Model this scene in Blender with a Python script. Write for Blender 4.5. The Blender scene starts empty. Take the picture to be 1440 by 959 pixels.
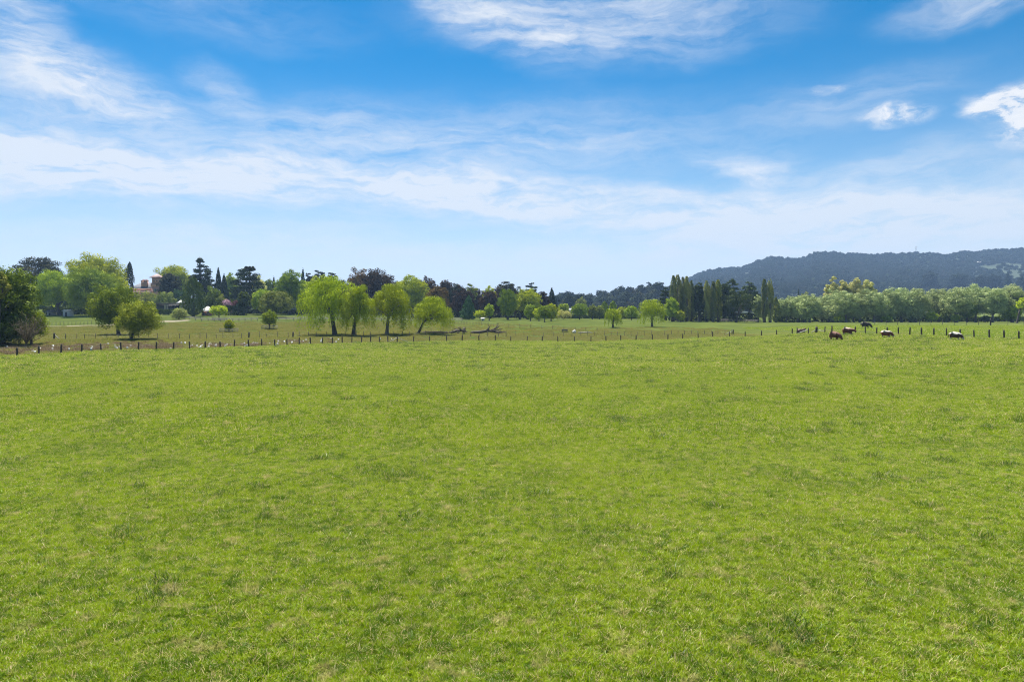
import bpy, bmesh, math, random
import numpy as np
from mathutils import Vector, Matrix, Euler

SC = bpy.context.scene
COL = SC.collection
R = math.radians
CAMZ = 5.5          # camera height above the paddock
F = 960.0           # focal length in photograph pixels (24 mm lens, 1440 px wide)
HZ = 436.0          # photograph row of the true horizon
rs = np.random.RandomState(7)

# ------------------------------------------------------------------ helpers
def tag(o, label=None, cat=None, group=None, kind=None):
    if label: o['label'] = label
    if cat: o['category'] = cat
    if group: o['group'] = group
    if kind: o['kind'] = kind
    return o

def empty(name, loc=(0, 0, 0), rz=0.0):
    o = bpy.data.objects.new(name, None)
    o.empty_display_size = 0.5
    o.location = loc
    o.rotation_euler = (0, 0, rz)
    COL.objects.link(o)
    return o

def mesh_np(name, verts, quads=None, tris=None, tint=None, mats=(), mi=None, smooth=False):
    me = bpy.data.meshes.new(name)
    verts = np.asarray(verts, dtype=np.float32).reshape(-1, 3)
    q = np.zeros((0, 4), np.int32) if quads is None else np.asarray(quads, np.int32).reshape(-1, 4)
    t = np.zeros((0, 3), np.int32) if tris is None else np.asarray(tris, np.int32).reshape(-1, 3)
    me.vertices.add(len(verts))
    me.vertices.foreach_set('co', verts.ravel())
    loops = np.concatenate([q.ravel(), t.ravel()])
    if len(loops):
        me.loops.add(len(loops))
        me.loops.foreach_set('vertex_index', loops)
        tot = np.concatenate([np.full(len(q), 4), np.full(len(t), 3)]).astype(np.int32)
        st = np.concatenate([[0], np.cumsum(tot)[:-1]]).astype(np.int32)
        me.polygons.add(len(tot))
        me.polygons.foreach_set('loop_start', st)
        me.polygons.foreach_set('loop_total', tot)
    for m in mats: me.materials.append(m)
    if mi is not None: me.polygons.foreach_set('material_index', np.asarray(mi, np.int32))
    if smooth: me.polygons.foreach_set('use_smooth', np.ones(len(me.polygons), bool))
    me.update(calc_edges=True)
    if tint is not None:
        a = me.attributes.new('tint', 'FLOAT', 'FACE')
        a.data.foreach_set('value', np.asarray(tint, np.float32))
    return me

def link(name, me, parent=None, loc=None):
    o = bpy.data.objects.new(name, me)
    COL.objects.link(o)
    if parent: o.parent = parent
    if loc is not None: o.location = loc
    return o

class MB:
    """collects boxes, tubes and prisms into one mesh"""
    def __init__(s): s.v = []; s.q = []; s.t = []; s.n = 0
    def add(s, v, q=(), t=()):
        v = np.asarray(v, float).reshape(-1, 3)
        s.v.append(v)
        if len(q): s.q.append(np.asarray(q) + s.n)
        if len(t): s.t.append(np.asarray(t) + s.n)
        s.n += len(v)
    def box(s, x0, x1, y0, y1, z0, z1):
        v = [(x0,y0,z0),(x1,y0,z0),(x1,y1,z0),(x0,y1,z0),(x0,y0,z1),(x1,y0,z1),(x1,y1,z1),(x0,y1,z1)]
        s.add(v, [(0,3,2,1),(4,5,6,7),(0,1,5,4),(1,2,6,5),(2,3,7,6),(3,0,4,7)])
    def tube(s, pts, rad, ns=7, cap=True):
        pts = np.asarray(pts, float)
        rad = np.broadcast_to(np.asarray(rad, float), (len(pts),))
        d = np.gradient(pts, axis=0)
        d /= np.linalg.norm(d, axis=1, keepdims=True) + 1e-9
        ref = np.array([0.31, 0.95, 0.05]) if abs(d[0][2]) > 0.5 else np.array([0.0, 0.05, 1.0])
        a = np.linspace(0, 2*math.pi, ns, endpoint=False)
        V = []
        for p, t, r in zip(pts, d, rad):
            u = np.cross(t, ref); u /= np.linalg.norm(u) + 1e-9
            w = np.cross(t, u)
            V.append(p + r*(np.cos(a)[:, None]*u + np.sin(a)[:, None]*w))
        V = np.concatenate(V)
        Q = []
        for i in range(len(pts)-1):
            for k in range(ns):
                k2 = (k+1) % ns
                Q.append((i*ns+k, i*ns+k2, (i+1)*ns+k2, (i+1)*ns+k))
        T = []
        if cap:
            m = len(pts)-1
            for k in range(1, ns-1):
                T.append((0, k+1, k)); T.append((m*ns, m*ns+k, m*ns+k+1))
        s.add(V, Q, T)
    def pyramid(s, x0, x1, y0, y1, z0, z1, ridge=0.0, thick=0.12):
        """hipped roof with an eaves edge; ridge = length of ridge along x"""
        cx, cy = (x0+x1)/2, (y0+y1)/2
        v = [(x0,y0,z0-thick),(x1,y0,z0-thick),(x1,y1,z0-thick),(x0,y1,z0-thick),
             (x0,y0,z0),(x1,y0,z0),(x1,y1,z0),(x0,y1,z0),
             (cx-ridge/2-.01,cy,z1),(cx+ridge/2+.01,cy,z1)]
        s.add(v, [(0,3,2,1),(0,1,5,4),(1,2,6,5),(2,3,7,6),(3,0,4,7),(4,5,9,8),(6,7,8,9)], [(5,6,9),(7,4,8)])
    def mesh(s, name, mat, smooth=False, tint=None):
        v = np.concatenate(s.v)
        q = np.concatenate(s.q) if s.q else None
        t = np.concatenate(s.t) if s.t else None
        return mesh_np(name, v, q, t, mats=[mat], smooth=smooth, tint=tint)
    def build(s, name, mat, parent=None, loc=None, smooth=False):
        return link(name, s.mesh(name, mat, smooth), parent, loc)

# ------------------------------------------------------------------ terrain
PROF = {  # bearing column (photo px) : (distance m, ground height m)
 -300: [(0,0),(40,0),(80,-.3),(115,.2),(200,.5),(260,3.4),(350,7),(500,10)],
 0:   [(0,0),(40,0),(88,-.37),(115,.23),(160,.2),(200,.5),(260,3.6),(350,7),(500,10)],
 150: [(0,0),(40,0),(94,-.18),(125,.16),(150,0),(200,.9),(260,3.3),(350,6.2),(500,9)],
 300: [(0,0),(40,0),(104,-.4),(165,-.05),(230,.95),(250,1.85),(280,3.2),(350,5),(500,7)],
 450: [(0,0),(40,0),(116,-.36),(150,.03),(230,.95),(270,2.7),(300,3.6),(500,5)],
 600: [(0,0),(40,0),(132,-.75),(155,.12),(165,.17),(250,.8),(280,1.7),(330,2.5),(600,4)],
 750: [(0,0),(40,-.05),(100,-.6),(143,-1.3),(165,-.35),(200,.3),(240,1.25),(300,1.4),(600,3)],
 900: [(0,0),(40,-.05),(100,-.5),(145,-1.07),(165,-.35),(210,.25),(290,1.0),(700,3)],
 1050:[(0,0),(40,0),(100,-.1),(138,.04),(160,-.05),(200,.3),(285,.2),(700,2)],
 1180:[(0,0),(40,0),(70,.2),(105,.95),(121,1.72),(135,1.7),(200,.9),(285,.3),(700,2)],
 1300:[(0,0),(40,0),(70,.5),(96,1.15),(109,1.64),(130,1.57),(200,1.0),(285,.3),(700,2)],
 1440:[(0,0),(40,.05),(70,.8),(96,1.5),(130,1.3),(200,.9),(285,.3),(700,2)],
 1740:[(0,0),(40,.05),(70,.9),(96,1.6),(130,1.3),(200,.9),(285,.3),(700,2)],
}
_pxs = np.array(sorted(PROF)); GP = np.arange(-300, 1741, 20.0); GD = np.arange(0, 801, 4.0)
_cols = np.array([np.interp(GD, *zip(*PROF[p])) for p in _pxs])
GZ = np.array([np.interp(GP, _pxs, _cols[:, j]) for j in range(len(GD))]).T
for _ in range(2):
    GZ[1:-1] = .25*GZ[:-2] + .5*GZ[1:-1] + .25*GZ[2:]
    GZ[:, 1:-1] = .25*GZ[:, :-2] + .5*GZ[:, 1:-1] + .25*GZ[:, 2:]

def zt(x, y):
    x = np.asarray(x, float); y = np.asarray(y, float)
    D = np.clip(y, 0, 799.9)
    px = np.clip(720 + F*x/np.maximum(y, 1.0), -299.9, 1739.9)
    i = (px+300)/20; j = D/4
    i0 = i.astype(int); j0 = j.astype(int); fi = i-i0; fj = j-j0
    i1 = np.minimum(i0+1, len(GP)-1); j1 = np.minimum(j0+1, len(GD)-1)
    z = (GZ[i0, j0]*(1-fi)*(1-fj) + GZ[i1, j0]*fi*(1-fj) + GZ[i0, j1]*(1-fi)*fj + GZ[i1, j1]*fi*fj)
    w = np.clip((y-14)/30, 0, 1)
    z = z + w*(.07*np.sin(x*.31+1.3*np.sin(y*.11))*np.sin(y*.23) + .05*np.sin(x*.9+2)*np.sin(y*.7+x*.2))
    return z

def at(px, D): return (px-720)/F*D                     # world x on a bearing at a distance
def ground(px, D):
    x = at(px, D); return Vector((x, D, float(zt(x, D))))
def zpix(py, D): return CAMZ + (HZ-py)/F*D

FENCE_PX = [-300, 20, 100, 240, 400, 550, 700, 1000, 1050, 1120, 1170, 1250, 1340, 1440, 1740]
FENCE_D = [76, 88, 92, 100, 112, 128, 143, 145, 138, 128, 121, 112, 104, 96, 74]
def fence_d(px): return np.interp(px, FENCE_PX, FENCE_D)

# ------------------------------------------------------------------ node helpers
def new_mat(name):
    m = bpy.data.materials.new(name); m.use_nodes = True
    m.node_tree.nodes.clear()
    return m, m.node_tree
def N(nt, t, **kw):
    n = nt.nodes.new(t)
    for k, v in kw.items():
        if k.startswith('i_'):
            key = k[2:]
            n.inputs[int(key) if key.isdigit() else key.replace('_', ' ')].default_value = v
        else: setattr(n, k, v)
    return n
def L(nt, a, b): nt.links.new(a, b)
def mixc(nt, fac, a, b, blend='MIX'):
    n = nt.nodes.new('ShaderNodeMix'); n.data_type = 'RGBA'; n.blend_type = blend
    for s, v in ((n.inputs[0], fac), (n.inputs[6], a), (n.inputs[7], b)):
        if isinstance(v, bpy.types.NodeSocket): nt.links.new(v, s)
        elif isinstance(v, (tuple, list)): s.default_value = (*v[:3], 1)
        else: s.default_value = v
    return n.outputs[2]
def math_(nt, op, a, b=None, c=None, clamp=False):
    n = nt.nodes.new('ShaderNodeMath'); n.operation = op; n.use_clamp = clamp
    for i, v in enumerate((a, b, c)):
        if v is None: continue
        if isinstance(v, bpy.types.NodeSocket): nt.links.new(v, n.inputs[i])
        else: n.inputs[i].default_value = v
    return n.outputs[0]
def ramp(nt, fac, lo, hi, smooth=True):
    n = nt.nodes.new('ShaderNodeMapRange'); n.interpolation_type = 'SMOOTHSTEP' if smooth else 'LINEAR'
    nt.links.new(fac, n.inputs[0]); n.inputs[1].default_value = lo; n.inputs[2].default_value = hi
    return n.outputs[0]
def noise(nt, vec, scale, detail=3, rough=.55, dist=0.0):
    n = nt.nodes.new('ShaderNodeTexNoise'); n.inputs['Scale'].default_value = scale
    n.inputs['Detail'].default_value = detail; n.inputs['Roughness'].default_value = rough
    n.inputs['Distortion'].default_value = dist
    if vec is not None: nt.links.new(vec, n.inputs['Vector'])
    return n.outputs[0]

def leafy(nt, col, trans, gloss=.04, tcol=None, rough=.45):
    d = N(nt, 'ShaderNodeBsdfDiffuse'); L(nt, col, d.inputs[0])
    t = N(nt, 'ShaderNodeBsdfTranslucent'); L(nt, tcol or col, t.inputs[0])
    m = N(nt, 'ShaderNodeMixShader', i_0=trans); L(nt, d.outputs[0], m.inputs[1]); L(nt, t.outputs[0], m.inputs[2])
    g = N(nt, 'ShaderNodeBsdfGlossy', i_Roughness=rough, i_0=(1, 1, 1, 1))
    m2 = N(nt, 'ShaderNodeMixShader', i_0=gloss); L(nt, m.outputs[0], m2.inputs[1]); L(nt, g.outputs[0], m2.inputs[2])
    o = N(nt, 'ShaderNodeOutputMaterial'); L(nt, m2.outputs[0], o.inputs[0])

_leaf = {}; LT, LA = .6, 1.32
def leaf_mat(key):
    if key in _leaf: return _leaf[key]
    a, b, trans = LEAF[key]; trans *= LT
    if key in ('lime', 'spring', 'green', 'grey', 'deep', 'poplar', 'poplar_shade', 'bush'): a, b = [(q[0]*1.2, q[1], q[2]) for q in (a, b)]
    a, b = [tuple(min(.62, c*LA) for c in q) for q in (a, b)]
    m, nt = new_mat('foliage_'+key)
    at_ = N(nt, 'ShaderNodeAttribute', attribute_name='tint')
    oi = N(nt, 'ShaderNodeObjectInfo')
    c = mixc(nt, at_.outputs['Fac'], a, b)
    hs = N(nt, 'ShaderNodeHueSaturation')
    L(nt, c, hs.inputs['Color'])
    L(nt, math_(nt, 'MULTIPLY_ADD', oi.outputs['Random'], .012, .494), hs.inputs['Hue'])
    L(nt, math_(nt, 'MULTIPLY_ADD', oi.outputs['Random'], .25, .88), hs.inputs['Value'])
    leafy(nt, hs.outputs[0], trans, .006, rough=.6)
    _leaf[key] = m
    return m

LEAF = {  # dark tint, light tint, translucency   (linear albedo)
 'lime':((0.12,0.192,0.005), (0.3,0.372,0.01), 0.3),
 'spring':((0.094,0.175,0.006), (0.237,0.331,0.013), 0.28),
 'yellow': ((.22,.27,.004), (.38,.44,.008), .34),
 'gold': ((.29,.285,.07), (.45,.44,.16), .3),
 'green':((0.058,0.117,0.005), (0.163,0.24,0.01), 0.26),
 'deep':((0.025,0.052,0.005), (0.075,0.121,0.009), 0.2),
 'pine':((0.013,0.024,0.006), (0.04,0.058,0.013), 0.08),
 'cedar':((0.02,0.023,0.009), (0.052,0.052,0.018), 0.08),
 'blue':((0.02,0.05,0.018), (0.06,0.11,0.036), 0.15),
 'copper':((0.02,0.013,0.006), (0.062,0.036,0.012), 0.15),
 'bronze':((0.045,0.028,0.006), (0.18,0.11,0.016), 0.2),
 'willow': ((.135,.18,.005), (.305,.355,.01), .38),
 'silver': ((.15,.19,.065), (.34,.385,.165), .3),
 'olive':((0.094,0.105,0.013), (0.253,0.259,0.039), 0.26),
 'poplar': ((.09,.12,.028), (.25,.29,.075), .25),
 'poplar_shade': ((.05,.078,.02), (.13,.165,.045), .2),  # darker copy of the poplar leaves, shade put into the colour
 'gum':((0.011,0.019,0.009), (0.028,0.04,0.016), 0.1),
 'grey':((0.072,0.114,0.017), (0.168,0.222,0.036), 0.25),
 'pink':((0.25,0.13,0.17), (0.5,0.34,0.38), 0.25),
 'maroon':((0.06,0.02,0.02), (0.13,0.05,0.042), 0.2),
 'pale':((0.16,0.2,0.04), (0.36,0.38,0.12), 0.3),
 'bush': ((.09,.13,.008), (.235,.305,.022), .28),
 'dusk': ((.022,.036,.009), (.06,.082,.018), .12),
 'edge': ((.04,.065,.006), (.13,.165,.014), .22),
 'twig':((0.05,0.034,0.018), (0.12,0.08,0.045), 0.05),
}

def rough_mat(name, c1, c2, scale=8.0, rough=.85, bump=.3, stretch=(1, 1, 1), metal=0.0):
    m, nt = new_mat(name)
    tc = N(nt, 'ShaderNodeTexCoord'); mp = N(nt, 'ShaderNodeMapping'); mp.inputs['Scale'].default_value = stretch
    L(nt, tc.outputs['Object'], mp.inputs[0])
    f = noise(nt, mp.outputs[0], scale, 5, .65)
    c = mixc(nt, ramp(nt, f, .3, .72), c1, c2)
    p = N(nt, 'ShaderNodeBsdfPrincipled', i_Roughness=rough, i_Metallic=metal)
    L(nt, c, p.inputs['Base Color'])
    if bump:
        b = N(nt, 'ShaderNodeBump', i_Strength=bump, i_Distance=.03); L(nt, f, b.inputs['Height']); L(nt, b.outputs[0], p.inputs['Normal'])
    o = N(nt, 'ShaderNodeOutputMaterial'); L(nt, p.outputs[0], o.inputs[0])
    return m

BARK = rough_mat('bark_dark', (.03,.024,.018), (.1,.08,.062), 3, .9, .6, (3, 3, .7))
BARKG = rough_mat('bark_grey', (.09,.08,.068), (.22,.2,.17), 3, .9, .6, (3, 3, .7))
DEAD = rough_mat('dead_wood', (.04,.03,.022), (.12,.095,.075), 3, .9, .6, (2, 2, .7))
PALEWOOD = rough_mat('weathered_wood', (.3,.28,.25), (.5,.47,.42), 5, .85, .3)
POSTM = rough_mat('dark_post_timber', (.022,.017,.014), (.065,.05,.04), 4, .85, .5, (3, 3, .5))
WIREM = rough_mat('fence_wire', (.2,.2,.2), (.3,.3,.29), 20, .5, 0, metal=.6)
PICKET = rough_mat('steel_picket', (.05,.045,.04), (.1,.09,.08), 9, .7, .1)

# ------------------------------------------------------------------ render, camera, light
SC.render.engine = 'CYCLES'
cy = SC.cycles
cy.max_bounces = 6; cy.diffuse_bounces = 3; cy.glossy_bounces = 2; cy.transmission_bounces = 3
cy.transparent_max_bounces = 6; cy.volume_bounces = 0
cy.use_denoising = True
try: cy.denoiser = 'OPENIMAGEDENOISE'; cy.denoising_prefilter = 'NONE'
except Exception: pass
cy.use_adaptive_sampling = True; cy.adaptive_threshold = .01
cy.sample_clamp_indirect = 4; cy.filter_width = 1.1
SC.view_settings.view_transform = 'Standard'; SC.view_settings.look = 'None'
SC.view_settings.exposure = EXPO = 1.5; SC.view_settings.gamma = 1

cd = bpy.data.cameras.new('camera'); cam = bpy.data.objects.new('camera', cd); COL.objects.link(cam)
cam.location = (0, 0, CAMZ); cam.rotation_euler = (R(90), 0, 0)
cd.sensor_width = 36; cd.lens = 24; cd.shift_y = -(479.5-HZ)/1440
cd.clip_start = .1; cd.clip_end = 30000
SC.camera = cam

SUN_EL, SUN_AZ = 62.0, -20.0     # degrees; azimuth from the view axis, negative = left
sd = Vector((math.sin(R(SUN_AZ))*math.cos(R(SUN_EL)), math.cos(R(SUN_AZ))*math.cos(R(SUN_EL)), math.sin(R(SUN_EL))))
sl = bpy.data.lights.new('sun', 'SUN'); sl.energy = 5.0; sl.angle = R(.53); sl.color = (1, .95, .86)
so = bpy.data.objects.new('sun', sl); so.rotation_euler = sd.to_track_quat('Z', 'Y').to_euler(); so.location = (0, 0, 60); COL.objects.link(so)

# ---- sky: Nishita with thin cirrus laid out by azimuth and elevation
W = bpy.data.worlds.new('World'); SC.world = W; W.use_nodes = True
nt = W.node_tree; nt.nodes.clear()
SKYK = .1
sky = N(nt, 'ShaderNodeTexSky', sky_type='NISHITA', sun_disc=False, sun_elevation=R(SUN_EL), sun_rotation=R(SUN_AZ), altitude=650, air_density=1.0, dust_density=.4, ozone_density=2.5)
tc = N(nt, 'ShaderNodeTexCoord')
sp = N(nt, 'ShaderNodeSeparateXYZ'); L(nt, tc.outputs['Generated'], sp.inputs[0])
X, Y, Z = sp.outputs
U = math_(nt, 'ARCTAN2', X, Y)
hyp = math_(nt, 'SQRT', math_(nt, 'ADD', math_(nt, 'MULTIPLY', X, X), math_(nt, 'MULTIPLY', Y, Y)))
V = math_(nt, 'ARCTAN2', Z, hyp)
def comb(x, y, z=0.0):
    n = N(nt, 'ShaderNodeCombineXYZ')
    for i, v in enumerate((x, y, z)):
        if isinstance(v, bpy.types.NodeSocket): L(nt, v, n.inputs[i])
        else: n.inputs[i].default_value = v
    return n.outputs[0]
uv = comb(U, V)
def vmath(op, a, b):
    n = N(nt, 'ShaderNodeVectorMath', operation=op)
    for i, v in enumerate((a, b)):
        if isinstance(v, bpy.types.NodeSocket): L(nt, v, n.inputs[i])
        else: n.inputs[i].default_value = v
    return n.outputs[0]
def noisec(vec, scale, detail, rough=.55):
    n = N(nt, 'ShaderNodeTexNoise', i_Scale=scale, i_Detail=detail, i_Roughness=rough); L(nt, vec, n.inputs['Vector'])
    return n.outputs['Color']
def mapped(vec, loc=(0,0,0), rot=0.0, scale=(1,1,1), kind='POINT'):
    n = N(nt, 'ShaderNodeMapping', vector_type=kind); L(nt, vec, n.inputs[0])
    n.inputs['Location'].default_value = loc; n.inputs['Rotation'].default_value = (0, 0, rot); n.inputs['Scale'].default_value = scale
    return n.outputs[0]
wv = vmath('SUBTRACT', noisec(mapped(uv, scale=(1, 2.2, 1)), 5.0, 4), (.5, .5, .5))
wuv = vmath('ADD', uv, vmath('MULTIPLY', wv, (.11, .065, 0)))
wv2 = vmath('SUBTRACT', noisec(mapped(uv, scale=(1, 1.8, 1)), 22.0, 5, .62), (.5, .5, .5))
wuv = vmath('ADD', wuv, vmath('MULTIPLY', wv2, (.034, .014, 0)))
streak = noise(nt, mapped(wuv, rot=.06, scale=(1, 5.5, 1)), 6.0, 8, .62)          # long fibres
fibre = noise(nt, mapped(wuv, loc=(3, 1, 0), rot=-.16, scale=(1, 3.8, 1)), 17.0, 8, .66)  # fine tufts
puff = noise(nt, mapped(wuv, loc=(7, 2, 0), scale=(1, 1.6, 1)), 17.0, 8, .66)
def uvpix(px, py):
    u = math.atan((px-720)/F); return u, math.atan((HZ-py)/F*math.cos(u))
def blob(px, py, wx, wy, rot=0.0, soft=1.0):
    u, v = uvpix(px, py)
    # radii in photo pixels to radians
    c = math.cos(u)
    m = mapped(wuv, (u, v, 0), R(rot), (wx/F*c*c*1.0, wy/F*c*.95, 1), 'TEXTURE')
    g = N(nt, 'ShaderNodeTexGradient', gradient_type='SPHERICAL'); L(nt, m, g.inputs[0])
    return ramp(nt, g.outputs['Fac'], 0.0, soft)
def wsum(parts):
    acc = None
    for b, w in parts:
        t = math_(nt, 'MULTIPLY', b, w)
        acc = t if acc is None else math_(nt, 'ADD', acc, t)
    return acc
soft = wsum([   # thin streaky sheets
 (blob(80, 236, 480, 72, -4, .75), 1.2), (blob(480, 262, 490, 62, -4, .8), 1.0), (blob(900, 295, 480, 56, -5, .7), .9), (blob(1080, 350, 620, 75, 0, .9), .65), (blob(860, 410, 800, 90, 0, 1), .6), (blob(260, 335, 480, 40, 3, .9), .7), (blob(620, 372, 560, 38, -2, .9), .6),
 (blob(1290, 310, 520, 110, 0, .9), .95), (blob(1250, 235, 260, 40, 6, .9), .28),
 (blob(90, 118, 250, 80, -8, .8), .85), (blob(10, 200, 240, 80, -8, .8), .6), (blob(5, 22, 120, 65, 12, .8), .75),
 (blob(300, 20, 330, 60, 0, 1), .22), (blob(310, 118, 90, 42, -10, .9), .42), (blob(400, 180, 300, 60, 0, 1), .22),
 (blob(830, 20, 360, 90, -4, .8), .66), (blob(680, 36, 200, 50, -24, .8), .42), (blob(1380, 0, 240, 40, 0, .9), .55),
 (blob(620, 212, 560, 90, 0, .9), .42), (blob(1060, 232, 110, 46, -12, .8), .5), (blob(1200, 140, 230, 55, 10, 1), .3), (blob(760, 180, 700, 70, 0, 1), .2),
])
dens = wsum([  # denser little clouds
 (blob(1430, 150, 100, 42, -14, .8), 1.5), (blob(1425, 185, 80, 42, -25, .9), .75), (blob(1455, 160, 105, 66, 0, .7), 1.0), (blob(1255, 166, 78, 24, -4, .9), 1.0), (blob(1152, 130, 26, 13, 0, .9), .5),
 (blob(1062, 236, 70, 32, -18, .8), .35),(blob(800, 60, 120, 36, -10, .9), .25), (blob(120, 112, 170, 55, -10, .8), .25)])
fs = math_(nt, 'MULTIPLY_ADD', ramp(nt, streak, .3, .7), .65, math_(nt, 'MULTIPLY_ADD', ramp(nt, fibre, .28, .72), .55, .06))
fd = math_(nt, 'MULTIPLY_ADD', ramp(nt, puff, .36, .6), .95, math_(nt, 'MULTIPLY_ADD', fibre, .5, -.15))
# veil that thickens towards the horizon, and loose cirrus everywhere else in the sky
vb = math_(nt, 'POWER', math_(nt, 'SUBTRACT', 1.0, ramp(nt, V, .0, .36, False)), 1.5)
veil = math_(nt, 'MULTIPLY', vb, math_(nt, 'MULTIPLY_ADD', vb, .42, math_(nt, 'MULTIPLY_ADD', streak, .35, .58)), clamp=True)
veil = math_(nt, 'MINIMUM', veil, .97)
amt = math_(nt, 'ADD', math_(nt, 'MULTIPLY', soft, fs), math_(nt, 'MULTIPLY', dens, fd))
wild = math_(nt, 'MULTIPLY', ramp(nt, V, .45, .6), math_(nt, 'MULTIPLY', ramp(nt, streak, .45, .75), .5))
amt = math_(nt, 'ADD', amt, wild)
inv = math_(nt, 'MULTIPLY', math_(nt, 'SUBTRACT', 1.0, math_(nt, 'MINIMUM', amt, .96)), math_(nt, 'SUBTRACT', 1.0, veil))
amt = math_(nt, 'SUBTRACT', 1.0, inv, clamp=True)
hs = N(nt, 'ShaderNodeHueSaturation', i_Hue=.492, i_Saturation=1.8, i_Value=.41); L(nt, sky.outputs[0], hs.inputs['Color'])
CW = 2**-EXPO/SKYK
ccol = mixc(nt, ramp(nt, V, .0, .2), (.65*CW, .74*CW, .83*CW), (.76*CW, .82*CW, .9*CW))
dn = math_(nt, 'MULTIPLY', dens, fd, clamp=True)
ccol = mixc(nt, math_(nt, 'MULTIPLY', dn, ramp(nt, puff, .3, .6)), ccol, (.92*CW, .93*CW, .95*CW))
skyc = mixc(nt, amt, hs.outputs[0], ccol)
bg = N(nt, 'ShaderNodeBackground', i_Strength=SKYK); L(nt, skyc, bg.inputs[0])
wo = N(nt, 'ShaderNodeOutputWorld'); L(nt, bg.outputs[0], wo.inputs[0])

# ------------------------------------------------------------------ ground sheet
def build_ground():
    th = np.radians(np.arange(0, 360, .5)); nth = len(th)
    rad = np.concatenate([[.5, 2, 4], np.arange(6, 60, 2), np.arange(60, 215, 1.0), np.arange(215, 420, 4), np.geomspace(420, 3650, 22)])
    rr, tt = np.meshgrid(rad, th, indexing='ij')
    x = rr*np.sin(tt); y = rr*np.cos(tt)
    z = zt(x, y)
    v = np.stack([x, y, z], -1).reshape(-1, 3)
    v = np.concatenate([v, [[0, 0, 0]]])
    nr = len(rad)
    i, k = np.meshgrid(np.arange(nr-1), np.arange(nth), indexing='ij')
    k2 = (k+1) % nth
    q = np.stack([i*nth+k, (i+1)*nth+k, (i+1)*nth+k2, i*nth+k2], -1).reshape(-1, 4)[:, ::-1]
    kk = np.arange(nth)
    t = np.stack([np.full(nth, nr*nth), kk, (kk+1) % nth], -1)[:, ::-1]
    px = 720+F*v[:, 0]/np.maximum(v[:, 1], 1); D = v[:, 1]
    fd_ = fence_d(px)
    front = D > 20
    rough = np.where(front, np.clip((D-fd_+.5)/1.5, 0, 1), 0)
    # mown lawn and greener pasture far back
    ln = np.clip((D-np.interp(px, [0, 150, 300, 450, 640, 760, 1000, 1440], [203, 205, 236, 236, 252, 190, 175, 118]))/8, 0, 1)*np.where(front, 1, 0)
    # pale dirt track, and the bare creek bank
    def band(pts, w):
        d = np.full(len(px), 9e9)
        for (p0, d0), (p1, d1) in zip(pts[:-1], pts[1:]):
            a = np.array([at(p0, d0), d0]); b = np.array([at(p1, d1), d1]); ab = b-a
            s = np.clip(((v[:, 0]-a[0])*ab[0]+(v[:, 1]-a[1])*ab[1])/(ab@ab), 0, 1)
            d = np.minimum(d, np.hypot(v[:, 0]-a[0]-s*ab[0], v[:, 1]-a[1]-s*ab[1]))
        return np.clip(1.4-d/w, 0, 1)
    track = np.maximum(band([(-200, 198), (60, 199), (150, 203), (222, 226), (240, 234), (262, 244)], 2.2), band([(228, 232), (246, 238)], 5))
    soil = np.maximum(band([(-120, 76), (10, 80), (75, 82.5)], .55), .8*band([(395, 196), (440, 194)], 2.0))
    me = mesh_np('ground', v, q, t, smooth=True)
    for nm, arr in (('rough', rough), ('lawn', ln), ('track', track), ('soil', soil)):
        a = me.attributes.new(nm, 'FLOAT', 'POINT'); a.data.foreach_set('value', arr.astype(np.float32))
    return me

def ground_mat():
    m, nt = new_mat('pasture_ground')
    g = N(nt, 'ShaderNodeNewGeometry'); P = g.outputs['Position']
    A = lambda n: N(nt, 'ShaderNodeAttribute', attribute_name=n).outputs['Fac']
    n1 = noise(nt, P, .09, 4, .6); n2 = noise(nt, P, .6, 5, .65); n3 = noise(nt, P, 7, 4, .7)
    lush = mixc(nt, ramp(nt, n2, .3, .7), (.08,.105,.014), (.12,.16,.014))
    lush = mixc(nt, math_(nt, 'MULTIPLY', ramp(nt, n3, .45, .75), .5), lush, (.07,.06,.025))
    rg = mixc(nt, ramp(nt, n2, .3, .7), (.115,.135,.025), (.18,.19,.045))
    rg = mixc(nt, ramp(nt, n1, .4, .65), rg, (.105,.14,.03))
    lw = mixc(nt, ramp(nt, n1, .35, .65), (.1,.135,.028), (.15,.185,.04))
    lw = mixc(nt, math_(nt, 'MULTIPLY', ramp(nt, n2, .4, .75), .5), lw, (.12,.12,.045))
    c = mixc(nt, A('rough'), lush, rg)
    c = mixc(nt, A('lawn'), c, lw)
    c = mixc(nt, ramp(nt, A('track'), .3, .8), c, (.4,.34,.23))
    c = mixc(nt, ramp(nt, A('soil'), .3, .8), c, (.045,.032,.022))
    p = N(nt, 'ShaderNodeBsdfDiffuse', i_Roughness=.9); L(nt, c, p.inputs[0])
    b = N(nt, 'ShaderNodeBump', i_Strength=.6, i_Distance=.08); L(nt, n3, b.inputs['Height']); L(nt, b.outputs[0], p.inputs['Normal'])
    o = N(nt, 'ShaderNodeOutputMaterial'); L(nt, p.outputs[0], o.inputs[0])
    return m
gme = build_ground(); gme.materials.append(ground_mat())
gnd = link('ground', gme); tag(gnd, 'green grazing paddock running back to the rough pasture', 'ground', kind='structure')

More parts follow.
